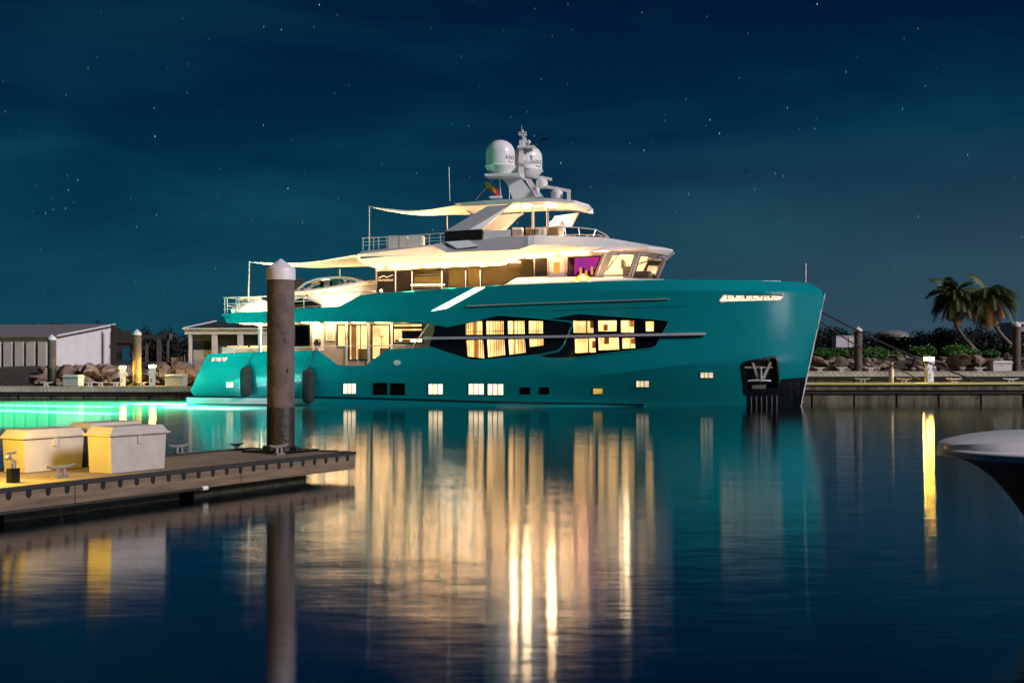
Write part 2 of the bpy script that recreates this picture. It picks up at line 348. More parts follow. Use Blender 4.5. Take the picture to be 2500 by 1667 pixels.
def region(name, outer, holes, mapf, th, m, parent=None, grid=None, lines=(), smooth=None, off=0.0):
    """a sheet of thickness th over the 2-D polygon outer minus holes, laid on the surface mapf(u, v, depth)"""
    if grid: outer = densify(outer, grid); holes = [densify(h, grid) for h in holes]
    vs = []; es = []
    for poly in [outer]+list(holes):
        b = len(vs); n = len(poly); vs += [Vector(p) for p in poly]; es += [(b+i, b+(i+1) % n) for i in range(n)]
    for ln in lines:
        b = len(vs); vs += [Vector(p) for p in ln]; es += [(b+i, b+i+1) for i in range(len(ln)-1)]
    if grid:
        segs = [(tuple(vs[a]), tuple(vs[b])) for a, b in es]
        us = [p[0] for p in outer]; ws = [p[1] for p in outer]
        nu = int((max(us)-min(us))/grid); nv = int((max(ws)-min(ws))/grid)
        for i in range(nu+1):
            for j in range(nv+1):
                p = (min(us)+(i+.5)*grid, min(ws)+(j+.5)*grid)
                if inpoly(p, outer) and not any(inpoly(p, h) for h in holes) and min(segd(p, a, b) for a, b in segs) > grid*.35: vs.append(Vector(p))
    ov, oe, of, *_ = delaunay_2d_cdt(vs, es, [], 0, 1e-5)
    tris = []
    for f in of:
        c = (sum(ov[i].x for i in f)/3, sum(ov[i].y for i in f)/3)
        if inpoly(c, outer) and not any(inpoly(c, h) for h in holes): tris.append(f)
    bm = bmesh.new(); fr = {}; bk = {}
    for f in tris:
        for i in f:
            if i not in fr: fr[i] = bm.verts.new(mapf(ov[i].x, ov[i].y, off)); bk[i] = bm.verts.new(mapf(ov[i].x, ov[i].y, off+th))
    cnt = {}
    for f in tris:
        bm.faces.new([fr[i] for i in f]); bm.faces.new([bk[i] for i in f][::-1])
        for k in range(3):
            e = (f[k], f[(k+1) % 3]); cnt.setdefault(tuple(sorted(e)), []).append(e)
    for k, e in cnt.items():
        if len(e) == 1: a, b = e[0]; bm.faces.new((fr[b], fr[a], bk[a], bk[b]))
    return finish(name, bm, m, parent, smooth=smooth)
def text(name, body, size, m, parent, mw, extrude=.004):
    cu = bpy.data.curves.new(name, 'FONT'); cu.body = body; cu.size = size; cu.extrude = extrude; cu.align_x = 'CENTER'; cu.align_y = 'CENTER'
    ob = bpy.data.objects.new(name+'_t', cu); COL.objects.link(ob)
    dg = bpy.context.evaluated_depsgraph_get(); me = bpy.data.meshes.new_from_object(ob.evaluated_get(dg)); me.name = name
    bpy.data.objects.remove(ob); me.transform(mw); me.materials.clear(); me.materials.append(MATS[m])
    return link(name, me, parent)
def copytree(o, parent=None):
    c = o.copy(); COL.objects.link(c); c.parent = parent
    for ch in o.children: copytree(ch, c)
    return c
def lamp(name, loc, watts, color=WARM, r=.06, parent=None, spot=None):
    l = bpy.data.lights.new(name, 'SPOT' if spot else 'POINT'); l.energy = watts; l.color = color; l.shadow_soft_size = r
    if spot: l.spot_size = R(spot); l.spot_blend = .6
    o = bpy.data.objects.new(name, l); COL.objects.link(o); o.location = loc
    if parent: o.parent = parent
    return o

# photo measurements: enlarged crops -> photo pixels -> points in the place
CROP = {1: (1050, 280, .28066), 2: (520, 480, .24234), 3: (850, 560, .23384), 4: (1350, 560, .29762), 5: (440, 760, .28061), 6: (0, 760, .22109), 7: (0, 940, .37415), 8: (1940, 620, .39548), 9: (880, 480, .15306), 10: (1180, 300, .12755), 11: (620, 620, .15306)}
def q(k, x, y): a, b, s = CROP[k]; return (a+x*s, b+y*s)
def Q(k, pts): return [q(k, *p) for p in pts]
def WP(p, D): return Vector(((p[0]-1250)/F*D, D, CAMH+(HZ-p[1])/F*D))
def GP(p, z): D = (CAMH-z)*F/(p[1]-HZ); return Vector(((p[0]-1250)/F*D, D, z))
YA = R(9.5); YC = Vector((-.246, 79.85, 0)); CA, SA = math.cos(YA), math.sin(YA)
def YP(p, c):
    """point on the yacht's own plane y = c (x forward, y to port, z up)"""
    dx = (p[0]-1250)/F; D = (c+YC.x*SA+YC.y*CA)/(dx*SA+CA); X = dx*D
    return Vector(((X-YC.x)*CA-(D-YC.y)*SA, c, CAMH+(HZ-p[1])/F*D))
def XZ(p, c): v = YP(p, c); return (v.x, v.z)
def L2W(v): return Vector((YC.x+v[0]*CA+v[1]*SA, YC.y-v[0]*SA+v[1]*CA, v[2]))
def sm(a, b, x): t = max(0, min(1, (x-a)/(b-a))); return t*t*(3-2*t)

# ================================================================== the setting
water = raw('water', [(-900, -60, 0), (900, -60, 0), (900, 1500, 0), (-900, 1500, 0)], [(0, 1, 2, 3)], 'water'); tag(water, kind='structure')
def terr(x, y):
    right = sm(10, 25, x)
    z = -2.2+sm(94, 101, y)*(2.6+1.1*right)+sm(100, 113, y)*(1.75-.35*right)+sm(113, 150, y)*(.4+.5*right)
    return z+.25*math.sin(x*.9+y*.5)*sm(100, 106, y)*.5
gx = [-900, -400, -200]+[-120+4*i for i in range(61)]+[200, 400, 900]; gy = [-60, 40, 90]+[93+2*i for i in range(20)]+[140, 160, 250, 600, 1500]
vs = [(x, y, terr(x, y)) for y in gy for x in gx]; nx = len(gx)
ground = raw('ground', vs, [(j*nx+i, j*nx+i+1, (j+1)*nx+i+1, (j+1)*nx+i) for j in range(len(gy)-1) for i in range(nx-1)], 'soil', smooth=60); tag(ground, kind='structure')

# ================================================================== the yacht
yacht = empty('yacht', 'large turquoise motor yacht with white superstructure and lit windows', 'yacht', YC, -YA)

def xstem(z): return 17.15+1.37*z/6.5 if z <= 6.5 else 18.52-(z-6.5)*1.55
def zchine(x): return 1.55+1.15*sm(2, 15, x)
def hb(x, z):
    zz = max(0, min(1, z/6.5))
    B = 3.62+.33*sm(-.2, 2.4, z)
    x0 = -1+8*zz**.7; xs = xstem(z)
    s = max(0, min(1, (x-x0)/(xs-x0)))
    w = B*(1-s**(1.8+.7*zz))
    if z < zchine(x): w -= (zchine(x)-z)*.30*sm(1, 8, x)*min(1, w/1.5)
    if z > 6.5: w -= (z-6.5)*.55*sm(3, 9, x)*min(1, w/1.5)
    if x < -12: w -= .012*(x+12)**2
    return max(.09, w)
def HP(p):
    c = -3.9
    for _ in range(60):
        v = YP(p, c); c = .5*c-.5*hb(v.x, v.z)
    v = YP(p, c); return (v.x, v.z)
def hmap(x, z, d): return (x, -(hb(x, z)-d), z)
def hmapP(x, z, d): return (x, hb(x, z)-d, z)

W1 = [(1048, 845), (1084, 857), (1140, 874.5), (1159, 878), (1196, 875.7), (1318, 864), (1360, 854.6), (1374, 840.6), (1395, 791.5), (1388, 787), (1294, 777.5), (1215, 771.6), (1177, 781), (1093, 798.5), (1065, 794)]
W2 = [(1316, 868.5), (1364, 858.8), (1378.5, 843), (1399.5, 792), (1393, 783.5), (1343, 779), (1410, 767), (1427, 768), (1612, 781.5), (1631, 785), (1630, 791), (1600, 843), (1588, 849), (1410, 871), (1380, 873), (1340, 873)]
top_edge = [(539, 767), (578, 763.5), (653, 760), (720, 754), (782, 751), (828, 748), (879, 721), (918, 716), (1000, 711.5), (1088, 705), (1182, 700.5), (1224, 698), (1350, 692.5), (1480, 688), (1621, 685), (1814, 685.6), (1905, 687)]
wing_low = [(1050, 789.5), (1004, 787), (956, 786.5), (898, 786.5), (720, 786.5), (653, 788), (557.6, 789)]
main_rail = [(507, 864), (653, 858), (720.6, 857), (776.7, 855), (827, 892), (892, 892.5), (945, 852.6), (1043, 848)]
portholes = [('porthole_light', (552, 932.6, 570, 946)), ('porthole_light', (838, 936, 869, 961)), (None, (913, 936, 944, 961.5)), (None, (955, 937, 987, 962)), ('porthole_light', (1046, 937, 1081, 962.6)),
             ('porthole_light', (1144, 936.5, 1181, 963)), ('porthole_light', (1190.6, 937, 1229, 964)), (None, (1272, 947, 1293, 960)), (None, (1319, 947, 1339, 960)),
             ('gold_port_light', (1448, 948, 1471, 962)), ('dim_port_light', (1553, 929.6, 1584.5, 945)), ('dim_port_light', (1710, 909, 1741, 922.5))]
ph_xz = [(m, [HP(p) for p in ((a, b), (c, b), (c, d), (a, d))]) for m, (a, b, c, d) in portholes]
W1x = [HP(p) for p in W1]; W2x = [HP(p) for p in W2]
recess = [HP(p) for p in [(1757, 732.6), (1767, 721), (1909.5, 719), (1913, 724), (1903.6, 732.6), (1761, 736.5)]]
anchor_hole = [HP(p) for p in Q(4, [(1572, 1120), (1592, 1098), (1795, 1052), (1828, 1062), (1836, 1090), (1842, 1300), (1602, 1320)])]
tipx, tipz = recess[3]
lower = [HP(p) for p in main_rail]+W1x+[HP(p) for p in wing_low]+[HP(p) for p in top_edge]
bowtop = [(16.6, 7.125), (17.1, 7.11), (17.56, 7.08)]+[(xstem(z)-.02, z) for z in (6.75, 6.5)]+[(xstem(z)-.02, z) for z in (5.5, 4, 2.5, 1.2, 0, -.6)]
stern = [(-18.2, -.6)]+[HP(p) for p in ((475, 969), (465, 953.6), (485, 910))]
outer = lower+bowtop+stern
knuck = [(x, 6.5) for x in [4+.5*i for i in range(29)]]
chine = [(x, zchine(x)) for x in [3+.5*i for i in range(25)]]
chine = [p for p in chine if not inpoly(p, anchor_hole)]
stern_slot = [HP(p) for p in Q(5, [(262, 402), (415, 400), (395, 432), (255, 436)])]
hull = region('hull', outer, [W2x, recess, anchor_hole, stern_slot]+[h for _, h in ph_xz], hmap, .07, 'hull_paint', yacht, grid=.45, lines=[knuck, chine], smooth=14)
port_outer = [HP(p) for p in main_rail[:3]]+[(-8, 2.9), (-5, 4.8)]+[HP(p) for p in wing_low[2:]]+[HP(p) for p in top_edge]+bowtop+stern
region('port_side', port_outer, [], hmapP, .07, 'hull_paint', hull, grid=.8, lines=[knuck], smooth=14)
# stem plate and transom
rs = []
for z in (-.6, 0, 1.2, 2.5, 4, 5.5, 6.45, 6.75, 7.0):
    x = xstem(z)-.06; rs.append([(x, -.11, z), (x+.07, -.075, z), (x+.07, .075, z), (x, .11, z)])
loft('stem_plate', rs[:7], 'steel', hull, smooth=20)
loft('bow_tip_plate', rs[6:], 'hull_paint', hull, smooth=20)
tr = [HP((507, 864))]+[HP(p) for p in ((485, 910), (465, 953.6), (475, 969))]+[(-18.2, -.6)]
raw('transom', [(x+.02, s*(hb(x, z)-.03), z) for x, z in tr for s in (-1, 1)], [(2*i, 2*i+1, 2*i+3, 2*i+2) for i in range(len(tr)-1)], 'hull_paint', hull)
# bow cap and foredeck deck plates
def deck(name, z, x0, x1, inset, m, parent, th=.1, n=40):
    xs = [x0+(x1-x0)*i/n for i in range(n+1)]
    vs = []
    for x in xs:
        w = max(.05, hb(x, z)-inset)
        vs += [(x, -w, z), (x, w, z), (x, w, z-th), (x, -w, z-th)]
    fs = []
    for i in range(n):
        a, b = 4*i, 4*i+4; fs += [(a, b, b+1, a+1), (a+1, b+1, b+2, a+2), (a+2, b+2, b+3, a+3), (a+3, b+3, b, a)]
    fs += [(0, 1, 2, 3), (4*n+3, 4*n+2, 4*n+1, 4*n)]
    return raw(name, vs, fs, m, parent)
main_deck = deck('main_deck', 2.28, -17.2, 15.5, .1, 'teak', yacht)
upper_deck = deck('upper_deck', 5.22, -16.3, 16.8, .1, 'teak', yacht, th=.36)
deck('bow_deck', 6.35, 10.5, 17.4, .1, 'white_gelcoat', upper_deck)
# a bulwark cap running along the top edge
cap = []
for p in top_edge[9:]:
    x, z = HP(p); cap.append((x, -(hb(x, z)-.06), z+.005))
tube('bulwark_cap', cap, .045, 'hull_paint', hull)
# dark groove along the wing
gr = [HP(p) for p in Q(2, [(100, 1222), (560, 1196), (553, 1202), (100, 1228)])]
region('wing_groove', [HP(p) for p in Q(2, [(95, 1221), (552, 1193), (552, 1199), (98, 1229)])], [], lambda x, z, d: (x, -(hb(x, z)+.012-d), z), .01, 'hole_dark', hull)
# lower spray rail / platform, with dark line above
plat = [(451, 973), (1000, 976), (1300, 981), (1588, 983.5), (1588, 987), (1300, 990), (1000, 990), (457, 987)]
pl = []
for x in [-18.9, -18.2, -16, -12, -8, -4, 0, 3, 6, 8.4]:
    t = sm(8.4, 2, x); w0 = hb(max(x, -18), .3)+.004+.32*t; zt = .10+.34*sm(6, -14, x)
    w0 = w0 if x > -18.5 else w0-.25
    pl.append([(x, -w0, .0), (x, -w0, zt), (x, -w0+.9, zt), (x, -w0+.9, .0)])
loft('spray_rail', pl, 'hull_paint', hull)
sw = [[(x, -w, .08), (x, -w, .42), (x, w, .42), (x, w, .08)] for x, w in ((-18.95, 3.1), (-18.6, 3.6), (-16.2, 4.05), (-11.2, 4.08))]
swim = loft('swim_platform', sw, 'white_gelcoat', yacht)
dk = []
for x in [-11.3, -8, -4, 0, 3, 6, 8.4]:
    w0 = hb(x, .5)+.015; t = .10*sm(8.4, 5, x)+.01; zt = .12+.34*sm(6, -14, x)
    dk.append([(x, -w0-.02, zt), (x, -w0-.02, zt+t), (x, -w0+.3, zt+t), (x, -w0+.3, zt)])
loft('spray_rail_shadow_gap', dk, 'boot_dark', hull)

def hullbox(name, polyxz, off, th, m, parent, grid=.5): return region(name, polyxz, [], lambda x, z, d: hmap(x, z, d), th, m, parent, grid=grid, off=off)
def shrink(poly, k):
    cx = sum(p[0] for p in poly)/len(poly); cz = sum(p[1] for p in poly)/len(poly)
    w = max(p[0] for p in poly)-min(p[0] for p in poly); h = max(p[1] for p in poly)-min(p[1] for p in poly)
    return [(cx+(p[0]-cx)*(1-2*k/w), cz+(p[1]-cz)*(1-2*k/h)) for p in poly]
for m, poly in ph_xz:
    region('porthole_frame', shrink(poly, -.045), [shrink(poly, .012)], lambda x, z, d: hmap(x, z, d-.018), .05, 'hull_paint' if m else 'black_glass', hull)
    if m:
        hullbox('porthole_pane', shrink(poly, -.02), .075, .02, m, hull)
        w = poly[1][0]-poly[0][0]
        if w > .6:
            for k in (.30, .62): xx = poly[0][0]+w*k; box('porthole_curtain', (xx, -(hb(xx, poly[0][1])-.062), (poly[0][1]+poly[2][1])/2), (w*.07, .012, abs(poly[0][1]-poly[2][1])*.96), 'curtain', hull)
    else: hullbox('porthole_pane', shrink(poly, -.02), .05, .02, 'black_glass', hull)

# big hull windows: black glazing with lit panes
def quad(k, pts): return [HP(p) for p in Q(k, pts)]
panes1 = [quad(3, a) for a in ([(1225, 985), (1395, 950), (1398, 1098), (1225, 1098)], [(1440, 935), (1620, 922), (1622, 1095), (1442, 1095)], [(1665, 925), (1835, 940), (1840, 1090), (1668, 1090)], [(1885, 945), (2030, 960), (2032, 1085), (1885, 1085)],
    [(1230, 1158), (1405, 1152), (1418, 1345), (1245, 1325)], [(1448, 1150), (1628, 1150), (1637, 1310), (1460, 1333)], [(1672, 1150), (1842, 1145), (1852, 1285), (1682, 1307)], [(1890, 1145), (2035, 1142), (2038, 1210), (1895, 1225)])]
panes2 = [quad(4, a) for a in ([(165, 727), (328, 725), (332, 848), (168, 848)], [(370, 740), (520, 740), (520, 835), (372, 835)], [(557, 742), (662, 742), (662, 845), (557, 845)], [(760, 755), (827, 755), (825, 835), (762, 835)],
    [(178, 897), (345, 893), (350, 1007), (183, 1013)], [(370, 890), (538, 888), (543, 985), (375, 990)], [(567, 892), (668, 890), (675, 972), (570, 977)])]
gz1 = region('saloon_glazing', shrink(W1x, -.02), panes1, hmap, .04, 'black_glass', yacht, grid=.5, off=.06, smooth=20)
gz2 = region('forward_glazing', shrink(W2x, -.02), panes2, hmap, .04, 'black_glass', yacht, grid=.5, off=.06, smooth=20)
def vbox(name, x0, x1, z0, z1, dep, th, m, parent):
    xm = (x0+x1)/2; y = -(hb(xm, (z0+z1)/2)-dep); sl = -(hb(x1, (z0+z1)/2)-hb(x0, (z0+z1)/2))
    vs = []
    for d in (0, th):
        for x, z in ((x0, z0), (x1, z0), (x1, z1), (x0, z1)): vs.append((x, y+d+(sl*(x-xm)/(x1-x0) if x1 > x0 else 0), z))
    return raw(name, vs, [(0, 1, 2, 3), (7, 6, 5, 4), (0, 4, 5, 1), (1, 5, 6, 2), (2, 6, 7, 3), (3, 7, 4, 0)], m, parent)
rnd = random.Random(3)
for gz, panes, kind in ((gz1, panes1, 1), (gz2, panes2, 2)):
    for i, pn in enumerate(panes):
        x0 = min(p[0] for p in pn)-.05; x1 = max(p[0] for p in pn)+.05; z0 = min(p[1] for p in pn)-.05; z1 = max(p[1] for p in pn)+.05
        vbox('cabin_wall', x0, x1, z0, z1, .42, .02, 'cabin_light', gz)
        hullbox('window_pane', shrink(pn, -.015), .075, .012, 'clear_glass', gz)
        w = x1-x0; h = z1-z0
        if kind == 1:
            bars = {0: (.04, .14, .24, .34, .62, .72, .82, .92), 1: (.16, .30, .38, .47, .56, .65, .74, .83, .92), 2: (.36, .52, .66, .75, .84, .93), 3: (.5, .6, .7, .8, .9)}[i % 4]
            for b in bars: vbox('blind_slat', x0+w*b, x0+w*b+.035, z0, z1, .28, .02, 'cabin_furnishing', gz)
            if i % 4 == 0: vbox('curtain', x0+w*.40, x0+w*.60, z0, z1, .30, .03, 'curtain', gz)
            if i < 4: vbox('rail_bar', x0, x1, z0+h*.22, z0+h*.22+.03, .26, .02, 'cabin_furnishing', gz)
            if i in (2, 6): vbox('cabinet', x0+w*.28, x0+w*.34, z0, z1, .25, .03, 'cabin_furnishing', gz)
        else:
            if i in (0, 4): vbox('door_post', x0+w*.60, x0+w*.66, z0, z1, .30, .03, 'cabin_furnishing', gz)
            if i == 0: vbox('pelmet', x0+w*.15, x1, z1-h*.24, z1, .28, .03, 'cabin_furnishing', gz)
            if i in (1, 5): vbox('framed_picture', x0+w*.28, x0+w*.50, z0+h*.12 if i == 1 else z0+h*.5, z0+h*.58 if i == 1 else z0+h*.95, .34, .02, 'cabin_furnishing', gz)
            if i in (2, 6): vbox('door_post', x0+w*.55, x0+w*.60, z0, z1, .30, .03, 'curtain', gz); vbox('framed_picture', x0+w*.62, x0+w*.9, z0+h*.45, z0+h*.9, .34, .02, 'curtain', gz)
            if i in (0, 4): vbox('framed_picture', x0+w*.78, x0+w*.95, z0+h*.35, z0+h*.8, .34, .02, 'cabin_furnishing', gz)
            if i == 3: vbox('wall_lamp', x0+w*.4, x0+w*.7, z0+h*.2, z0+h*.45, .3, .05, 'lamp_small', gz)
# raised teal rim on the right of the saloon glazing, silver fender bar, handrail
def hline(name, pts, r, m, out, parent, n=8):
    P = [HP(p) for p in pts]; dd = dens(P, .6)
    return tube(name, [(x, -(hb(x, z)+out), z) for x, z in dd], r, m, parent, n)
hline('window_rim', [(1318, 866), (1362, 856.5), (1376, 842), (1397, 791.5), (1390, 785.5), (1294, 775.5), (1215, 769.6), (1175, 779)], .035, 'hull_paint', .01, hull)
hline('window_rim', [(1631, 788), (1601, 845), (1588, 851), (1410, 873)], .03, 'hull_paint', .01, hull)
bar = [HP(p) for p in ((1031, 826), (1200, 824), (1400, 821), (1560, 818), (1724, 815))]
rb = []
for x, z in dens(bar, .7):
    y = -(hb(x, z)); rb.append([(x, y-.20, z-.065), (x, y-.20, z+.065), (x, y-.04, z+.075), (x, y-.04, z-.075)])
loft('fender_bar', rb, 'silver_paint', yacht)
hline('hull_handrail', [(1140, 747.5), (1300, 741), (1480, 735), (1635, 730)], .03, 'steel', .07, hull)
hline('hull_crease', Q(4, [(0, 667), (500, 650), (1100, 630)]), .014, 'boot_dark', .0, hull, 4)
# lit diagonal light bar in the hull side
db = [HP(p) for p in ((1053, 759.5), (1091, 752.5), (1184, 701.5), (1160, 702.5))]
hullbox('diagonal_light_recess', db, -.02, .03, 'led_strip', hull)
# bow mooring recess
hullbox('mooring_recess', shrink(recess, -.02), .25, .03, 'recess_light', hull)
region('recess_frame', shrink(recess, -.07), [shrink(recess, .005)], lambda x, z, d: hmap(x, z, d-.025), .06, 'silver_paint', hull)
xa, xb = recess[0][0], recess[3][0]
for k in range(9):
    xx = xa+(xb-xa)*(.12+.093*k+.02*(k % 3)); zz = 6.08+.02*math.sin(k*2.1)
    zmid = recess[2][1]-.17
    box('roller', (xx, -(hb(xx, zmid)-.12), zmid+(.03 if k % 2 else -.03)), (.05+.05*(k % 2), .1, .20-.07*(k % 3)), 'black_steel' if k % 2 else 'steel', hull)
# round scupper
sx_, sz_ = HP((969.5, 885)); hullbox('scupper_plate', [(sx_+.21*math.cos(t), sz_+.15*math.sin(t)) for t in [i*math.pi/8 for i in range(16)]], -.02, .03, 'white_gelcoat', hull)
hullbox('scupper_slot', [(sx_-.13, sz_-.02), (sx_+.13, sz_-.02), (sx_+.13, sz_+.02), (sx_-.13, sz_+.02)], -.025, .01, 'grey_panel', hull)
# lit opening in the stern quarter
hullbox('stern_recess', shrink(stern_slot, -.02), .3, .03, 'recess_light', hull)
for k in (.25, .62):
    xx = stern_slot[0][0]+(stern_slot[1][0]-stern_slot[0][0])*k; zz = stern_slot[0][1]-.12
    box('fairlead_post', (xx, -(hb(xx, zz)-.12), zz), (.12, .12, .3), 'steel', hull)
# anchor pocket with plate and anchor
pocket = hullbox('anchor_pocket_back', shrink(anchor_hole, -.03), .30, .03, 'black_steel', hull)
region('anchor_pocket_frame', quad(4, [(1548, 1112), (1572, 1082), (1800, 1033), (1842, 1044), (1853, 1080), (1862, 1330), (1590, 1352), (1578, 1340)]), [anchor_hole], lambda x, z, d: hmap(x, z, d-.06), .35, 'black_steel', hull, grid=.4)
hullbox('anchor_scuff_plate', quad(4, [(1592, 1356), (1862, 1334), (1870, 1228), (2072, 1212), (2034, 1445), (1592, 1447)]), -.02, .02, 'black_steel', hull, .4)
for k in range(6):
    a = quad(4, [(1622+42*k, 1372-2*k), (1630+42*k, 1372-2*k), (1632+42*k, 1444), (1624+42*k, 1444)]); hullbox('scuff_rib', a, -.07, .05, 'galvanised', hull)
anc = empty('anchor', 'chrome plough anchor stowed in the black pocket at the yacht bow', 'anchor', YC, -YA)
def AP(x, y, dep):
    X, Z = HP(q(4, x, y)); return Vector((X, -(hb(X, Z)-dep), Z))
for pts in ([(1630, 1090), (1648, 1092), (1700, 1215), (1672, 1228)], [(1795, 1090), (1778, 1092), (1712, 1215), (1738, 1228)]):
    a = [AP(x, y, .02) for x, y in pts]; b = [p+Vector((0, .10, 0)) for p in a]
    raw('fluke', a+b, [(0, 1, 2, 3), (7, 6, 5, 4), (0, 4, 5, 1), (1, 5, 6, 2), (2, 6, 7, 3), (3, 7, 4, 0)], 'steel', anc)
tube('shank', [AP(1702, 1135, .0), AP(1706, 1245, -.03)], [.09, .07], 'steel', anc)
lathe('shackle', [(0, -.1), (.08, -.06), (.11, 0), (.08, .06), (0, .1)], AP(1702, 1140, -.02), 'steel', anc, 14)
tube('crown_bar', [AP(1600, 1242, .05), AP(1690, 1236, -.05), AP(1785, 1242, .05)], .06, 'steel', anc)
box('chain_roller', AP(1690, 1290, .12), (.8, .15, .22), 'galvanised', anc)

# ---------------------------------------------------------------- main deck house
MH = -3.0
def mp_(y): return lambda x, z, d: (x, y+d, z)
def xz(k, pts, c): return [XZ(q(k, *p), c) for p in pts]
wall_z0 = 2.2
openings = {'aft_window': xz(5, [(1000, 122), (1122, 122), (1122, 296), (1000, 296)], MH), 'narrow_window': xz(5, [(1368, 122), (1436, 122), (1436, 300), (1368, 300)], MH), 'saloon_door': xz(5, [(1472, 122), (1626, 120), (1626, 418), (1472, 420)], MH),
            'saloon_door.001': xz(5, [(1672, 122), (1818, 120), (1818, 408), (1672, 412)], MH), 'galley_window': xz(5, [(1858, 152), (2104, 150), (2104, 268), (1858, 270)], MH), 'transom_window': xz(5, [(1858, 112), (2104, 110), (2104, 132), (1858, 134)], MH)}
xl = XZ((705, 820), MH)[0]; xr = XZ((1064, 820), MH)[0]
dh = region('main_deckhouse', [(xl, 2.28), (xr, 2.28), (xr, 4.86), (xl, 4.86)], list(openings.values()), mp_(MH), .08, 'grey_panel', yacht)
box('deckhouse_back', ((xl+xr)/2, 2.9, 3.57), (xr-xl, .08, 2.56), 'grey_panel', dh)
box('aft_bulkhead', (xl+.04, 0, 3.57), (.08, 5.78, 2.56), 'black_glass', dh)
for nme, op in openings.items():
    x0 = min(p[0] for p in op); x1 = max(p[0] for p in op); z0 = min(p[1] for p in op); z1 = max(p[1] for p in op)
    base = nme.split('.')[0]
    region(base+'_frame', shrink(op, -.06), [shrink(op, .01)], mp_(MH-.03), .05, 'black_steel' if 'window' in base or 'door' in base else 'steel', dh)
    region(base+'_glass', shrink(op, -.01), [], mp_(MH+.04), .012, 'clear_glass' if base != 'aft_window' else 'smoked_glass', dh)
    if base == 'aft_window': box(base+'_room', ((x0+x1)/2, MH+.7, (z0+z1)/2), (x1-x0+.2, .05, z1-z0+.2), 'dark_panel', dh)
    else: box(base+'_room', ((x0+x1)/2, MH+1.0, (z0+z1)/2), (x1-x0+.5, .05, z1-z0+.3), 'saloon_light', dh)
    w = x1-x0; h = z1-z0
    if base == 'saloon_door':
        for k in ((.06, .16, .26) if nme == base else ()): box('door_curtain', (x0+w*k, MH+.35, (z0+z1)/2), (w*.08, .06, h), 'curtain', dh)
        box('lower_panel', (x0+w*.62, MH+.5, z0+h*.16), (w*.6, .05, h*.32), 'blind_white', dh)
        box('door_jamb', (x0+w*(.52 if nme == base else .98), MH+.4, (z0+z1)/2), (.05, .05, h), 'curtain', dh)
        if nme != base:
            tube('floor_lamp', [(x0+w*.40, MH+.5, z0), (x0+w*.40, MH+.5, z0+h*.66)], .015, 'black_steel', dh); box('floor_lamp_head', (x0+w*.43, MH+.5, z0+h*.67), (.22, .1, .05), 'black_steel', dh)
    if base == 'galley_window':
        box('galley_blind', (x0+w*.55, MH+.6, z0+h*.58), (w*.7, .04, h*.6), 'dark_panel', dh); box('galley_counter', (x0+w*.5, MH+.4, z0+h*.12), (w, .3, h*.16), 'wood_interior', dh)
        lathe('galley_lamp', [(0, -.12), (.1, -.08), (.13, 0), (.1, .08), (0, .12)], (x0+w*.2, MH+.3, z0+h*.2), 'porthole_light', dh, 14)
        box('galley_light', (x0+w*.80, MH+.25, z0+h*.12), (w*.45, .06, .13), 'led_strip', dh)
# posts between doors, white locker door, louvre
for px in (1450, 1640, 1842): a = XZ(q(5, px, 300), MH)[0]; box('door_post', (a, MH-.045, 3.55), (.12, .08, 2.52), 'white_gelcoat' if px == 1842 else 'steel', dh)
a = xz(5, [(1152, 112), (1248, 112), (1248, 342), (1152, 342)], MH); region('locker_door', a, [], mp_(MH-.03), .03, 'white_gelcoat', dh)
v0 = xz(5, [(1270, 108), (1340, 108), (1340, 254), (1270, 254)], MH); lv = region('louvre_frame', v0, [shrink(v0, .07)], mp_(MH-.05), .05, 'white_gelcoat', dh)
zt, zb = v0[0][1]-.08, v0[2][1]+.08
for k in range(13): box('louvre_slat', ((v0[0][0]+v0[1][0])/2, MH-.03, zb+(zt-zb)*(k+.5)/13), (v0[1][0]-v0[0][0]-.13, .05, (zt-zb)/26), 'white_gelcoat', dh)
region('louvre_back', shrink(v0, .06), [], mp_(MH-.012), .008, 'hole_dark', dh)
# panel end: raised console under the diagonal bar, strut, lamp
a = [YP(q(3, x, y), -3.45) for x, y in ((665, 972), (730, 932), (785, 932), (785, 948), (735, 948), (690, 972))]
b = [p+Vector((0, .08, 0)) for p in a]; n = len(a)
raw('side_bracket', a+b, [tuple(range(n)), tuple(range(2*n-1, n-1, -1))]+[(i, (i+1) % n, n+(i+1) % n, n+i) for i in range(n)], 'white_gelcoat', dh)
tube('diagonal_strut', [YP(q(3, 670, 1240), -3.75), YP(q(3, 835, 990), -3.75)], .045, 'steel', dh)
p = YP(q(3, 965, 998), -3.3); lathe('bulkhead_lamp', [(0, -.11), (.09, -.07), (.12, 0), (.09, .07), (0, .11)], p, 'lamp_warm', dh, 14); lamp('bulkhead_lamp_light', p+Vector((0, -.3, 0)), 70, (1, .62, .22), .1, dh)
box('side_deck_end', (xr+.1, -3.3, 3.55), (.08, .7, 2.5), 'dark_panel', dh)
# aft deck: post, settee, plant pots
pp = YP((635, 790), -3.4); box('aft_post', (pp.x, -3.4, (2.28+4.84)/2), (.20, .14, 2.56), 'steel', yacht, bevel=.02); box('aft_post_light', (pp.x+.09, -3.48, 3.55), (.05, .02, 2.4), 'led_strip', yacht)
s0 = YP((540, 862), -3.2); s1_ = YP((660, 844), -3.2)
set_ = box('settee', ((s0.x+s1_.x)/2, -2.6, 2.78), (s1_.x-s0.x, 1.0, .5), 'cushion', yacht, bevel=.06); box('settee_back', ((s0.x+s1_.x)/2, -2.95, 3.2), (s1_.x-s0.x, .25, .42), 'cushion', set_, bevel=.06)
for k in range(4): box('settee_pillow', (s0.x+.5+.7*k, -2.75, 3.36), (.5, .3, .28), 'cushion', set_, rz=.2*k, bevel=.06)
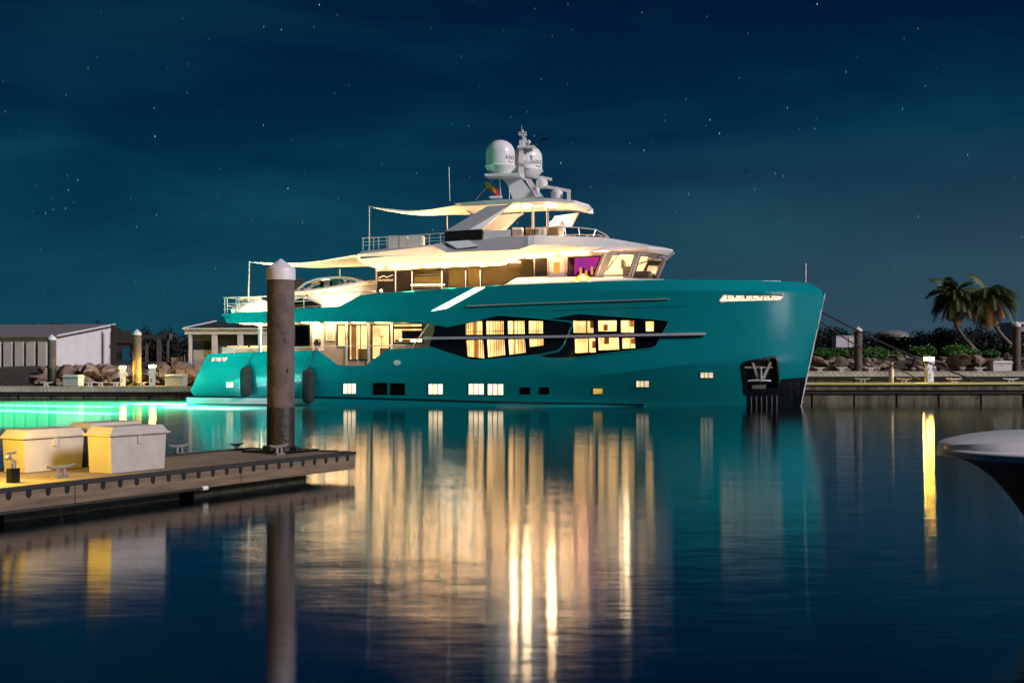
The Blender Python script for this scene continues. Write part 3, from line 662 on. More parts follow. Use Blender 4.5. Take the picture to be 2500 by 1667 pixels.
# side-deck rail and gate posts
def rail(name, top, y, zlow, posts, m, parent, mids=(), r=.025):
    tp = [YP(p, y) for p in top]; bm = bmesh.new(); tube_add(bm, tp, r)
    for f in mids: tube_add(bm, [Vector((p.x, p.y, zlow(p.x)+(p.z-zlow(p.x))*f)) for p in tp], r*.6, 6)
    o = finish(name, bm, m, parent, smooth=50)
    for px in posts:
        for a, b in zip(top, top[1:]):
            if a[0] <= px <= b[0]:
                py = a[1]+(b[1]-a[1])*(px-a[0])/(b[0]-a[0]); P = YP((px, py), y); tube('rail_post', [(P.x, y, zlow(P.x)), P], r*.9, m, o, 6); break
    return o
rail('side_deck_rail', [(565, 851), (720, 847.5), (845, 845), (990, 843)], -3.82, lambda x: 2.95 if x < -11 else 2.35, [572, 600, 722, 775, 845, 874, 985], 'steel', yacht)
# ---------------------------------------------------------------- upper deck house
UH = -2.95
uo = {}
def up(k, pts): return xz(k, pts, UH)
uo['side_window'] = up(9, [(838, 1170), (1292, 1150), (1292, 1215), (838, 1235)])
uo['side_window.001'] = up(9, [(845, 1282), (1285, 1262), (1285, 1450), (845, 1462)])
uo['side_window.002'] = up(9, [(1395, 1150), (1665, 1140), (1665, 1442), (1395, 1446)])
uo['side_window.003'] = up(9, [(1700, 1135), (1895, 1128), (1895, 1440), (1700, 1443)])
uo['louvred_window'] = up(3, [(1397, 398), (1600, 385), (1790, 322), (1925, 318), (1925, 488), (1768, 492), (1585, 586), (1397, 588)])
uo['lounge_window'] = up(1, [(1205, 1245), (1478, 1238), (1418, 1392), (1205, 1396)])
xu0 = XZ((917, 650), UH)[0]; xu1 = XZ((1483, 650), UH)[0]
uz = lambda px, py: XZ((px, py), UH)[1]
wall = [(xu0, 5.22), (XZ((1470, 690), UH)[0], 5.22), (XZ((1470, 682), UH)[0], uz(1470, 682)), (XZ((1500, 613), UH)[0], uz(1500, 613)), (XZ((1300, 622), UH)[0], uz(1300, 616)), (XZ((1225, 640), UH)[0], uz(1225, 636)), (xu0, uz(917, 646))]
uh = region('upper_deckhouse', wall, list(uo.values()), mp_(UH), .08, 'grey_panel', yacht)
box('upper_house_port_wall', ((xu0+xu1)/2, 2.9, 6.6), (xu1-xu0, .08, 2.7), 'grey_panel', uh); box('upper_house_aft_wall', (xu0+.04, 0, 6.6), (.08, 5.78, 2.7), 'grey_panel', uh)
for nme, op in uo.items():
    x0 = min(p[0] for p in op); x1 = max(p[0] for p in op); z0 = min(p[1] for p in op); z1 = max(p[1] for p in op); base = nme.split('.')[0]
    region(base+'_frame', shrink(op, -.07), [shrink(op, .008)], mp_(UH-.025), .04, 'dark_panel', uh)
    region(base+'_glass', shrink(op, -.01), [], mp_(UH+.03), .012, 'clear_glass', uh)
    if base == 'side_window': region(base+'_blind', shrink(op, -.03), [], mp_(UH+.14), .02, 'blind', uh); box(base+'_jamb', (x0+.06, UH+.12, (z0+z1)/2), (.16, .03, z1-z0), 'blind_white', uh)
    if base == 'louvred_window':
        region('louvre_back', shrink(op, -.03), [], mp_(UH+.2), .02, 'blind', uh)
        nsl = 22
        for k in range(nsl):
            zz = z0+(z1-z0)*(k+.5)/nsl; xs_ = []
            for a, b in zip(op, op[1:]+op[:1]):
                if (a[1] > zz) != (b[1] > zz): xs_.append(a[0]+(b[0]-a[0])*(zz-a[1])/(b[1]-a[1]))
            if len(xs_) >= 2: box('blind_slat', ((min(xs_)+max(xs_))/2, UH+.12, zz), (max(xs_)-min(xs_), .06, (z1-z0)/nsl*.55), 'blind_white', uh)
        box('louvre_jamb', (x0+.12, UH+.09, (z0+z1)/2), (.22, .03, (z1-z0)*.98), 'blind_white', uh)
    if base == 'lounge_window':
        box('lounge_screen', ((x0+x1)/2, UH+.5, (z0+z1)/2), (x1-x0+.4, .04, z1-z0+.3), 'magenta_screen', uh); box('lounge_jamb', (x0+.16, UH+.2, (z0+z1)/2), (.3, .04, z1-z0), 'wood_interior', uh)
        for k in range(7): box('lounge_plant', (x0+.5+.16*k, UH+.3, z0+.1+.05*(k % 3)), (.13, .06, .22+.12*((k*3) % 4)), 'orange_light' if k % 2 else 'dark_panel', uh)  # every other piece glows, warm light put into the plants' colour
for x_ in (-6.0, -3.2, -.5, 1.8): lamp('saloon_lamp', (x_, -1.3, 7.2), 220, (1, .78, .42), .15, yacht)
# dark panels, door, trims
for pts in ([(270, 1195), (552, 1182), (555, 1520), (270, 1530)], [(570, 1180), (815, 1168), (818, 1512), (572, 1520)], [(1310, 1145), (1378, 1142), (1378, 1445), (1310, 1448)]): region('dark_wall_panel', up(9, pts), [], mp_(UH-.02), .03, 'dark_panel', uh)
region('dark_wall_panel', up(3, [(1950, 302), (2078, 298), (2078, 488), (1950, 490)]), [], mp_(UH-.02), .03, 'dark_panel', uh)
for px in (562, 825, 1300, 1680, 1914): a = XZ(q(9, px, 1300), UH)[0]; box('wall_trim', (a, UH-.04, 6.75), (.05, .05, 2.1), 'white_gelcoat', uh)
dp = up(3, [(2098, 300), (2110, 290), (2245, 286), (2260, 298), (2262, 490), (2098, 492)]); region('side_door', dp, [up(3, [(2147, 345), (2212, 345), (2212, 455), (2147, 455)])], mp_(UH-.035), .04, 'silver_paint', uh); region('side_door_seal', shrink(dp, -.03), [shrink(dp, .005)], mp_(UH-.02), .015, 'dark_panel', uh)
region('door_porthole', up(3, [(2143, 341), (2216, 341), (2216, 459), (2143, 459)]), [], mp_(UH-.012), .008, 'orange_light', uh)
# builder's lettering and wave mark on the aft dark panel
c = XZ(q(9, 405, 1335), UH); text('panel_lettering', 'NUMARINE', .175, 'lettering', uh, Matrix.Translation((c[0], UH-.03, c[1])) @ Matrix.Rotation(R(90), 4, 'X') @ Matrix.Shear('XY', 4, (.25, 0)) if False else Matrix.Translation((c[0], UH-.03, c[1])) @ Matrix.Rotation(R(90), 4, 'X'))
wv = [YP(q(9, x, y), UH-.03) for x, y in ((290, 1297), (375, 1262), (415, 1287), (515, 1250))]; bm = bmesh.new()
for a, b in zip(wv, wv[1:]): tube_add(bm, [a, b], .022, 6)
finish('panel_wave_mark', bm, 'lettering', uh)
# white inner bulwark along the side deck, and life ring
ib = [(q(1, 640, 1482), -3.55), (q(1, 760, 1416), -3.55), (q(1, 1300, 1412), -3.45), (q(1, 2035, 1430), -2.6), (q(1, 2035, 1450), -2.6), (q(1, 1300, 1475), -3.45)]
tp_ = [YP(*a) for a in ib[1:4]]
rows = []
for P in [YP(*ib[0])]+tp_: rows.append([(P.x, P.y, 5.25), (P.x, P.y, P.z), (P.x, P.y+.12, P.z), (P.x, P.y+.12, 5.25)])
loft('inner_bulwark', rows, 'white_gelcoat', yacht)
lr = YP(q(1, 1330, 1452), -3.62)
def torus(name, c, R0, r, m, parent, n=28, k=10, axis='Y'):
    bm = bmesh.new(); g = []
    for i in range(n):
        a = 2*math.pi*i/n; ring = []
        for j in range(k):
            b = 2*math.pi*j/k; rr = R0+r*math.cos(b); ring.append(bm.verts.new((c[0]+rr*math.cos(a), c[1]+r*math.sin(b), c[2]+rr*math.sin(a))))
        g.append(ring)
    for i in range(n):
        for j in range(k): bm.faces.new((g[i][j], g[(i+1) % n][j], g[(i+1) % n][(j+1) % k], g[i][(j+1) % k]))
    return finish(name, bm, m, parent, smooth=60)
ring = empty('life_ring', 'orange life ring hanging on the white bulwark below the pink-lit window', 'life ring', L2W(lr), -YA)
torus('ring_body', (0, 0, 0), .36, .09, 'orange_ring', ring)
for a in (0, 90, 180, 270):
    bm = bmesh.new(); tube_add(bm, [(.36*math.cos(R(a-9)), -.0, .36*math.sin(R(a-9))), (.36*math.cos(R(a+9)), 0, .36*math.sin(R(a+9)))], .098, 10); finish('ring_band', bm, 'white_gelcoat', ring)

# ---------------------------------------------------------------- wheelhouse front
wh = empty('wheelhouse_tmp', 'x', 'x'); bpy.data.objects.remove(wh)
base_z = lambda p, y: YP(p, y)
# corner posts (bottom, top): side wall end, mid pillar, front corner
c0b, c0t = YP(q(1, 1448, 1410), UH), YP(q(1, 1530, 1190), UH-.05)
c1b, c1t = YP(q(1, 1752, 1408), -2.05), YP(q(1, 1822, 1185), -2.2)
c2b, c2t = YP(q(1, 1980, 1418), -.85), YP(q(1, 2062, 1225), -.95)
def mir(v): return Vector((v.x, -v.y, v.z))
def lerp(a, b, t): return a+(b-a)*t
class NoRoot: pass
whroot = None
def pane_set(bl, br, tr_, tl, first):
    global whroot
    def P(u, v): return lerp(lerp(bl, br, u), lerp(tl, tr_, u), v)
    nrm = (br-bl).cross(tl-bl).normalized()
    hole = first
    u0, u1, v0, v1 = hole
    vs = [P(0, 0), P(1, 0), P(1, 1), P(0, 1), P(u0, v0), P(u1, v0), P(u1, v1), P(u0, v1)]
    vs2 = [v-nrm*.10 for v in vs]
    fs = [(0, 1, 5, 4), (1, 2, 6, 5), (2, 3, 7, 6), (3, 0, 4, 7)]
    o = raw('wheelhouse_frame', vs+vs2, fs+[tuple(i+8 for i in f[::-1]) for f in fs]+[(4, 5, 13, 12), (5, 6, 14, 13), (6, 7, 15, 14), (7, 4, 12, 15), (0, 8, 9, 1), (1, 9, 10, 2), (2, 10, 11, 3), (3, 11, 8, 0)], 'silver_paint', yacht)
    g = [P(u0-.01, v0-.01)-nrm*.05, P(u1+.01, v0-.01)-nrm*.05, P(u1+.01, v1+.01)-nrm*.05, P(u0-.01, v1+.01)-nrm*.05]
    raw('windscreen_pane', g+[v-nrm*.012 for v in g], [(0, 1, 2, 3), (7, 6, 5, 4), (0, 4, 5, 1), (1, 5, 6, 2), (2, 6, 7, 3), (3, 7, 4, 0)], 'clear_glass', o)
    s = [P(u0, v0)+nrm*.012, P(u1, v0)+nrm*.012, P(u1, v1)+nrm*.012, P(u0, v1)+nrm*.012]; bm = bmesh.new()
    for a, b in zip(s, s[1:]+s[:1]): tube_add(bm, [a, b], .022, 6)
    finish('pane_seal', bm, 'black_steel', o)
    return o, P, nrm
o1, P1, n1 = pane_set(c0b, c1b, c1t, c0t, (.13, .90, .06, .86))
o2, P2, n2 = pane_set(c1b, c2b, c2t, c1t, (.08, .92, .03, .84))
o3, P3, n3 = pane_set(c2b, mir(c2b), mir(c2t), c2t, (.06, .94, .05, .84))
pane_set(mir(c2b), mir(c1b), mir(c1t), mir(c2t), (.08, .92, .05, .84)); pane_set(mir(c1b), mir(c0b), mir(c0t), mir(c1t), (.1, .9, .08, .86))
for a, b in ((c0b, c0t), (c1b, c1t), (c2b, c2t)): tube('corner_trim', [a+Vector((0, -.03, 0)), b+Vector((0, -.03, 0))], .05, 'silver_paint', o1)
# wipers
for (o_, P_, n_), (u0, v0, u1, v1) in (((o1, P1, n1), (.42, .97, .22, .25)), ((o2, P2, n2), (.75, .95, .15, .55)), ((o2, P2, n2), (.85, .9, .35, .62))): tube('wiper', [P_(u0, v0)+n_*.08, P_(u1, v1)+n_*.05], .022, 'black_steel', o_, 6)
tube('wiper_blade', [P1(.15, .12)+n1*.04, P1(.30, .62)+n1*.04], .02, 'black_steel', o1, 6); tube('wiper_blade', [P2(.1, .5)+n2*.04, P2(.55, .72)+n2*.04], .02, 'black_steel', o2, 6)
# bridge interior: warm back wall, console, chairs
zf = c0b.z
box('bridge_back_wall', (c0b.x-.4, .2, zf+.8), (.06, 5.2, 2.0), 'bridge_light', o1); box('bridge_ceiling', ((c0b.x+c2b.x)/2, 0, zf+1.62), (c2b.x-c0b.x+.6, 3.4, .05), 'white_gelcoat', o1)
box('bridge_port_wall', ((c0b.x+c2b.x)/2-.2, 1.9, zf+.75), (c2b.x-c0b.x+.2, .06, 1.7), 'bridge_light', o1)
box('bridge_console', (c2b.x-.9, 0, zf+.15), (1.0, 2.6, .5), 'wood_interior', o1, bevel=.05)
for yy in (-.9, .6): box('helm_chair', (c1b.x-.3, yy, zf+.35), (.55, .55, .7), 'cushion', o1, bevel=.08); box('helm_chair_back', (c1b.x-.6, yy, zf+.85), (.15, .55, .5), 'cushion', o1, bevel=.05)
lamp('bridge_light_lamp', (c1b.x-.6, .6, zf+1.2), 110, (1, .74, .44), .3, yacht)
# ---------------------------------------------------------------- flybridge deck structure
def curve_eval(pts, px):
    if px <= pts[0][0]: return pts[0]
    if px >= pts[-1][0]: return pts[-1]
    for a, b in zip(pts, pts[1:]):
        if a[0] <= px <= b[0]:
            t = (px-a[0])/(b[0]-a[0]); return tuple(a[i]+(b[i]-a[i])*t for i in range(3))
def symloft(name, curves, stations, mats, parent, matidx, smooth=None):
    bm = bmesh.new(); g = []
    for px in stations:
        row = []
        for c in curves:
            e = curve_eval(c, px); P = YP((e[0], e[1]), e[2]); row.append(P)
        g.append(row)
    nC = len(curves); S = [[bm.verts.new(p) for p in r] for r in g]; T = [[bm.verts.new(mir(p)) for p in r] for r in g]
    def face(v, k):
        try: f = bm.faces.new(v); f.material_index = k
        except ValueError: pass
    for i in range(len(g)-1):
        for j in range(nC-1):
            face((S[i][j], S[i+1][j], S[i+1][j+1], S[i][j+1]), matidx[j]); face((T[i][j+1], T[i+1][j+1], T[i+1][j], T[i][j]), matidx[j])
        face((S[i][0], T[i][0], T[i+1][0], S[i+1][0]), matidx[0]); face((S[i][-1], S[i+1][-1], T[i+1][-1], T[i][-1]), matidx[-1])
    for r in (0, -1): face([*S[r], *T[r][::-1]], matidx[0])
    bmesh.ops.remove_doubles(bm, verts=bm.verts, dist=1e-3)
    return finish(name, bm, mats, parent, smooth=smooth)
cb = [(892, 649, -3.1), (1049, 646.5, -3.28), (1215, 643, -3.28), (1229, 641.5, -3.28), (1289, 623, -3.3), (1350, 617, -3.3), (1471, 611, -3.15), (1586, 612.6, -2.3), (1630, 624, -1.0)]
cm = [(872, 633.7, -3.25), (905, 632, -3.4), (1000, 627, -3.48), (1091, 628, -3.52), (1200, 626, -3.52), (1266, 616, -3.5), (1302, 606, -3.5), (1415, 603, -3.4), (1583, 606, -2.45), (1643, 613, -1.0)]
CUW = 1
cu_ = [(871, 621, -3.45), (1056, 600.5, -3.66), (1091, 617, -3.72), (1189, 612.6, -3.72), (1266, 609.6, -3.66), (1303, 597, -3.6), (1415, 598.5, -3.38), (1583, 602.8, -2.4), (1643.6, 610, -1.0)]
ct = [(885, 612.6, -3.3), (988, 603, -3.4), (1056, 597.5, -3.45), (1086, 590.5, -3.1), (1176, 584.5, -2.9), (1252, 577, -2.85), (1319, 574, -2.8), (1359, 576, -2.7), (1479, 580, -2.2), (1611, 603, -1.6), (1636, 607.5, -.9)]
st = [871, 885, 892, 905, 950, 1000, 1030, 1056, 1072, 1091, 1120, 1160, 1189, 1215, 1229, 1250, 1266, 1289, 1303, 1330, 1359, 1390, 1415, 1440, 1471, 1500, 1540, 1583, 1600, 1611, 1628, 1643.6]
fly = symloft('flybridge_deck', [cb, cm, cu_, ct], st, ['white_gelcoat', 'silver_paint'], yacht, [0, 0, 1, 0])
for pg in fly.data.polygons:
    if pg.center.x > 1.6: pg.material_index = 0
# side scoop under the arch and the crease on the aft lip
def poly3(name, pts, th, m, parent, bevel=0):
    n = len(pts); b = [p+Vector((0, th, 0)) for p in pts]
    return raw(name, pts+b, [tuple(range(n)), tuple(range(2*n-1, n-1, -1))]+[(i, n+i, n+(i+1) % n, (i+1) % n) for i in range(n)], m, parent, bevel=bevel)
poly3('side_scoop', [YP(q(9, x, y), -3.62+d) for x, y, d in ((1355, 722, .25), (1725, 695, .25), (1880, 790, 0), (1545, 830, 0))], .2, 'white_gelcoat', fly)
poly3('aft_lip_groove', [YP(q(9, x, y), -3.69) for x, y in ((0, 962), (880, 930), (400, 955), (0, 990))], .02, 'dark_panel', fly)
# coaming round the fly deck, sofas
cc = [(1180, 562, -2.75), (1252, 573, -2.8)]
coam = poly3('fly_coaming', [YP(q(1, x, y), -2.85) for x, y in ((470, 1010), (640, 1005), (700, 1000), (700, 1056), (490, 1078), (462, 1078))], .12, 'white_gelcoat', fly)
poly3('fly_glass_panel', [YP(q(1, x, y), -2.82) for x, y in ((700, 1000), (950, 995), (945, 1046), (700, 1056))], .03, 'screen_glass', fly)
for x0_, x1_, m_ in ((720, 800, 'cushion'), (835, 885, 'wood_interior'), (920, 1000, 'cushion'), (1040, 1110, 'wood_interior')):
    a = YP(q(1, x0_, 1050), -1.6); b = YP(q(1, x1_, 1005), -1.6); box('fly_seat', ((a.x+b.x)/2, -1.4, (a.z+b.z)/2), (b.x-a.x, .8, b.z-a.z+.3), m_, fly, bevel=.05)
h = YP(q(1, 1105, 975), -.3); lathe('fly_helm_pod', [(.1, -.9), (.35, -.6), (.5, 0), (.42, .3), (.15, .42), (0, .42)], h, 'cushion', fly, 18)
wsp = [(945, 1045, -2.75), (985, 980, -2.6), (1170, 975, -2.4), (1290, 982, -2.2), (1440, 1000, -1.7), (1530, 1045, -1.0)]
wst = [YP(q(1, x, y), d) for x, y, d in wsp]; wsb = [YP(q(1, x, y), d) for x, y, d in ((945, 1047, -2.75), (1000, 1050, -2.7), (1180, 1045, -2.5), (1300, 1050, -2.3), (1420, 1056, -1.9), (1528, 1062, -1.05))]
ws = empty('ws_tmp', 'x', 'x'); bpy.data.objects.remove(ws)
fw = loft('fly_windscreen', [[a, b] for a, b in zip(wst, wsb)]+[[mir(a), mir(b)] for a, b in list(zip(wst, wsb))[::-1]], 'screen_glass', yacht, closed=False)
bm = bmesh.new(); tube_add(bm, wst+[mir(v) for v in wst[::-1]], .035, 6)
finish('windscreen_rail', bm, 'steel', fw)
for a, b in zip(wst[1:], wsb[1:]): tube('windscreen_post', [a, b], .03, 'steel', fw, 6); tube('windscreen_post', [mir(a), mir(b)], .03, 'steel', fw, 6)
# black base box and slanted arch legs carrying the hardtop
for s in (1, -1):
    f_ = (lambda v: v) if s == 1 else mir
    bx = [YP(q(1, x, y), -3.0) for x, y in ((130, 1014), (455, 998), (452, 1084), (130, 1106))]; bx = [f_(p) for p in bx]; poly3('arch_base', bx, .9*s, 'dark_panel', yacht)
    lg = [YP(q(1, x, y), -3.02) for x, y in ((125, 1016), (335, 1003), (690, 772), (520, 782), (475, 790))]
    lg[2].y = lg[3].y = lg[4].y = -2.45; lg = [f_(p) for p in lg]
    leg = poly3('arch_leg', lg, .30*s, 'silver_paint', yacht)
    lf = [YP(q(1, x, y), c_) for x, y, c_ in ((338, 1001, -2.99), (458, 996, -2.7), (716, 770, -2.2), (694, 770, -2.42))]
    lf = [f_(p) for p in lf]; poly3('arch_leg_inner', lf, .2*s, 'white_gelcoat', leg)
htt = [(1109, 497, -2.1), (1125, 495, -2.25), (1180, 490, -2.4), (1246, 486, -2.5), (1331, 483.5, -2.5), (1401, 489, -2.2), (1437, 499, -1.2)]
htb = [(1113, 503, -2.05), (1130, 503, -2.2), (1180, 501, -2.35), (1250, 495, -2.45), (1340, 491, -2.45), (1405, 497, -2.15), (1439, 512, -1.1)]
hti = [(1125, 504, -1.7), (1180, 503, -2.0), (1255, 498, -2.1), (1340, 495, -2.1), (1400, 501, -1.8), (1428, 513, -.9)]
ht = symloft('hardtop', [hti, htb, htt], [1109, 1113, 1125, 1140, 1180, 1215, 1246, 1290, 1331, 1370, 1401, 1420, 1437, 1440], ['white_gelcoat', 'silver_paint'], yacht, [0, 0, 0])
for px, y0, y1 in ((895, 800, 1042), (1022, 815, 1035)):
    a = YP(q(1, px, y0), -1.5); b = YP(q(1, px, y1), -1.5); pst = tube('hardtop_post', [b, Vector((b.x, b.y, a.z))], .07, 'steel', yacht, 10); lathe('post_collar', [(.07, -.04), (.16, 0), (.16, .04), (.05, .05)], (b.x, b.y, a.z-.02), 'steel', pst, 14)
pf = [YP(q(1, x, y), 1.2) for x, y in ((1085, 882), (1290, 852), (1225, 975), (1035, 975))]; poly3('front_pylon', pf, .5, 'white_gelcoat', yacht)
# aft fly rail
rail('fly_rail', [q(9, 20, 665), q(9, 500, 640), q(9, 1000, 605), q(9, 1340, 585)], -3.35, lambda x: 8.95+.045*(x+10.5), [q(9, p, 0)[0] for p in (42, 210, 290, 420, 515, 740, 995, 1100, 1275)], 'steel', yacht, mids=(.38, .66), r=.03)
for x0_, x1_ in ((440, 610), (612, 730), (755, 985)):
    a = YP(q(9, x0_, 800), -2.6); b = YP(q(9, x1_, 690), -2.6); box('fly_aft_seat', ((a.x+b.x)/2, -2.2, a.z+.2), (b.x-a.x-.05, .8, .9), 'cushion', fly, bevel=.06)
# ---------------------------------------------------------------- mast
pyl = [YP(q(10, x, y), -.45) for x, y in ((345, 1065), (590, 1010), (660, 1020), (760, 1120), (900, 1300), (975, 1420), (565, 1460), (500, 1290), (470, 1200), (400, 1115))]
mast = poly3('mast_pylon', pyl, .9, 'white_gelcoat', yacht)
poly3('mast_brace', [YP(q(10, x, y), -.3) for x, y in ((780, 1060), (900, 1080), (1140, 1415), (1000, 1420))], .6, 'white_gelcoat', mast)
a = YP(q(10, 735, 1110), -.3); b = YP(q(10, 735, 330), -.3); poly3('mast_pole', [YP(q(10, x, y), -.2) for x, y in ((672, 960), (770, 1110), (765, 330), (690, 330))], .35, 'white_gelcoat', mast)
poly3('mast_head', [YP(q(10, x, y), -.15) for x, y in ((745, 455), (815, 455), (812, 290), (790, 250), (750, 250))], .3, 'white_gelcoat', mast)
tube('mast_spire', [YP(q(10, 752, 260), 0), YP(q(10, 752, 140), 0)], [.09, .05], 'white_gelcoat', mast); tube('whip_antenna', [YP(q(10, 730, 300), 0), YP(q(10, 733, 62), 0)], .025, 'steel', mast, 6)
for yy in (188, 225, 242): p = YP(q(10, 752, yy), 0); box('mast_crosstree', p, (.45, .3, .05), 'white_gelcoat', mast)
p = YP(q(10, 870, 372), 0); lathe('masthead_light', [(0, -.13), (.08, -.1), (.14, 0), (.08, .1), (0, .13)], p, 'white_gelcoat', mast, 14)
tube('light_stalk', [p, p-Vector((0, 0, .45))], .02, 'steel', mast, 6); a = YP(q(10, 830, 470), 0); box('mast_platform', a, (1.0, .7, .12), 'white_gelcoat', mast)
tube('wind_vane_arm', [YP(q(10, 960, 440), 0), YP(q(10, 1150, 335), 0)], .02, 'black_steel', mast, 6); box('wind_vane', YP(q(10, 1165, 318), 0), (.36, .1, .1), 'black_steel', mast)
box('hailer_bracket', YP(q(10, 890, 765), -.2), (1.0, .25, .12), 'white_gelcoat', mast); lathe('hailer_horn', [(.12, -.12), (.10, 0), (.16, .14), (.16, .18)], YP(q(10, 935, 690), -.2), 'white_gelcoat', mast, 14)
box('radome_shelf', YP(q(10, 400, 1020), -.9), (2.1, 1.3, .16), 'white_gelcoat', mast)
def radome(pc, ybase, y, rad, ytop, parent):
    c = YP((pc, ybase), y); hgt = YP((pc, ytop), y).z-c.z
    prof = [(rad*.45, 0), (rad*.62, .03), (rad*1.06, hgt*.22), (rad*1.08, hgt*.245), (rad*1.0, hgt*.27), (rad, hgt*.62)]
    for i in range(1, 11): t = i/10*math.pi/2; prof.append((rad*math.cos(t), hgt*.62+hgt*.38*math.sin(t)))
    o = lathe('satellite_dome', prof, c, 'white_gelcoat', parent, 36, smooth=30)
    for ang, zz, sz in ((-35, hgt*.45, .34),):
        for k, ch in enumerate('KNS'):
            aa = R(-90+38+k*17); mw = Matrix.Translation((c.x+(rad+.006)*math.cos(aa), c.y+(rad+.006)*math.sin(aa), c.z+zz)) @ Matrix.Rotation(aa+R(90), 4, 'Z') @ Matrix.Rotation(R(90), 4, 'X')
            text('dome_lettering', ch, .34, 'navy_lettering', o, mw)
        pts = [(c.x+(rad+.008)*math.cos(R(-90+44+3*k)), c.y+(rad+.008)*math.sin(R(-90+44+3*k)), c.z+zz-.20-.09*math.sin(math.pi*k/9)) for k in range(10)]
        tube('dome_swoosh', pts, .018, 'navy_lettering', o, 6)
    return o
radome(q(10, 325, 0)[0], q(10, 0, 1000)[1], -.9, .86, q(10, 0, 330)[1], mast)
radome(q(10, 832, 0)[0], q(10, 0, 1075)[1], 1.1, .93, q(10, 0, 425)[1], mast)
def radar(name, a0, a1, dom, y):
    A_ = YP(q(10, *a0), y); B_ = YP(q(10, *a1), y); bm = bmesh.new(); d = (B_-A_)
    vs = []
    for P in (A_, B_):
        for dy, dz in ((-.12, -.09), (.12, -.09), (.12, .09), (-.12, .09)): vs.append((P.x, P.y+dy, P.z+dz))
    o = raw(name, vs, [(0, 1, 2, 3), (7, 6, 5, 4), (0, 4, 5, 1), (1, 5, 6, 2), (2, 6, 7, 3), (3, 7, 4, 0)], 'white_gelcoat', mast, bevel=.02)
    p = YP(q(10, *dom), y); lathe('radar_gearbox', [(.33, -.28), (.36, -.2), (.36, .1), (.25, .24), (.1, .3), (.08, .42)], p, 'white_gelcoat', o, 20)
    return o
radar('radar_scanner', (985, 1035), (1310, 1085), (1120, 1155), .3); radar('radar_scanner', (1200, 1225), (1670, 1310), (1410, 1365), -.2)
pl_ = [YP(q(10, x, y), -.4) for x, y in ((985, 1215), (1230, 1210), (1230, 1235), (1020, 1260))]; poly3('radar_bracket', pl_, .5, 'white_gelcoat', mast)
for k, (a, b, rr) in enumerate((((1096+0, 408), (1098, 491), .03), (q(10, 312, 1060), q(10, 335, 1460), .035), (q(10, 500, 1280), q(10, 500, 1455), .03))): tube('aerial', [YP(b, -.8), YP(a, -.8)], rr, 'white_gelcoat', mast, 6)
poly3('flag_platform', [YP(q(10, x, y), -1.0) for x, y in ((100, 1415), (160, 1400), (340, 1395), (340, 1420), (270, 1440), (120, 1438))], .5, 'white_gelcoat', mast)
tube('flag_halyard', [YP(q(10, 210, 1060), -.9), YP(q(10, -150, 1480), -.9)], .014, 'steel', mast, 5)
box('horn_bracket', YP(q(10, 1635, 1405), -.5), (.18, .3, .62), 'white_gelcoat', mast); lathe('mast_camera', [(.05, -.2), (.12, -.1), (.16, .05), (.1, .2), (0, .24)], YP(q(10, 1030, 1310), -.6), 'white_gelcoat', mast, 12)
# courtesy flag
fl = empty('courtesy_flag', 'small yellow and red flag flying from the halyard under the satellite dome', 'flag', L2W(YP(q(10, 150, 1250), -.92)), -YA)
bm = bmesh.new(); g = []
for i in range(9):
    for j in range(5):
        u, v = i/8, j/4; vv = bm.verts.new((-.38+.8*u+.1*v, .05*math.sin(u*7+v), .38-.38*u-.5*v+.06*math.sin(u*5))); g.append(vv)
for i in range(8):
    for j in range(4):
        f = bm.faces.new((g[i*5+j], g[i*5+5+j], g[i*5+6+j], g[i*5+1+j])); f.material_index = 1 if (i > 5 or j > 2) else 0
finish('flag_cloth', bm, ['flag_yellow', 'flag_red'], fl, smooth=60)
# ---------------------------------------------------------------- awnings and poles
def awning(name, label, P0, P1_, P2_, sag, poles, nu=18, nv=12):
    root = empty(name, label, 'awning', YC, -YA)
    bm = bmesh.new(); g = []
    for i in range(nu+1):
        u = i/nu
        for j in range(nv+1):
            v = j/nv; w = .03+.97*u
            a = lerp(P0, P1_, u); b = lerp(P0, P2_, u); p = lerp(a, b, v)
            p = p+Vector((0, 0, -sag*math.sin(math.pi*u)*(.55+.45*math.sin(math.pi*v))+.012*math.sin(9*u+7*v)))
            edge = .5*math.sin(math.pi*u)*(abs(v-.5)*2)**2
            p.y += (-edge if v > .5 else edge)*(1 if P2_.y > P1_.y else -1)
            g.append(bm.verts.new(p))
    for i in range(nu):
        for j in range(nv): bm.faces.new((g[i*(nv+1)+j], g[(i+1)*(nv+1)+j], g[(i+1)*(nv+1)+j+1], g[i*(nv+1)+j+1]))
    finish('sail_cloth', bm, 'canvas', root, smooth=80)
    for a, b in poles: tube('awning_pole', [a, b], .045, 'steel', root, 8)
    return root
pa = YP((609, 640), -2.6); pb = YP((605, 763), -2.6)
awning('awning', 'cream sail awning over the tender on the upper aft deck', pa, YP((868, 622), -3.35), Vector((YP((905, 650), 3.0).x, 3.2, YP((905, 650), 3.0).z)), .34, [(Vector((pb.x, pb.y, 5.23)), pa+Vector((0, 0, .05))), (Vector((YP((830, 690), 2.4).x, 2.4, 5.23)), YP((830, 657), 2.4))])
pa = YP((901.5, 504.5), -2.4); pb = YP((901, 612), -2.4)
awning('awning', 'cream sail awning stretched aft from the hardtop over the fly deck', pa, YP((1120, 500), -2.15), YP((1150, 525), 2.1), .40, [(pb, pa+Vector((0, 0, .05))), (YP((1092, 562), 1.8), YP((1092, 528), 1.8))])
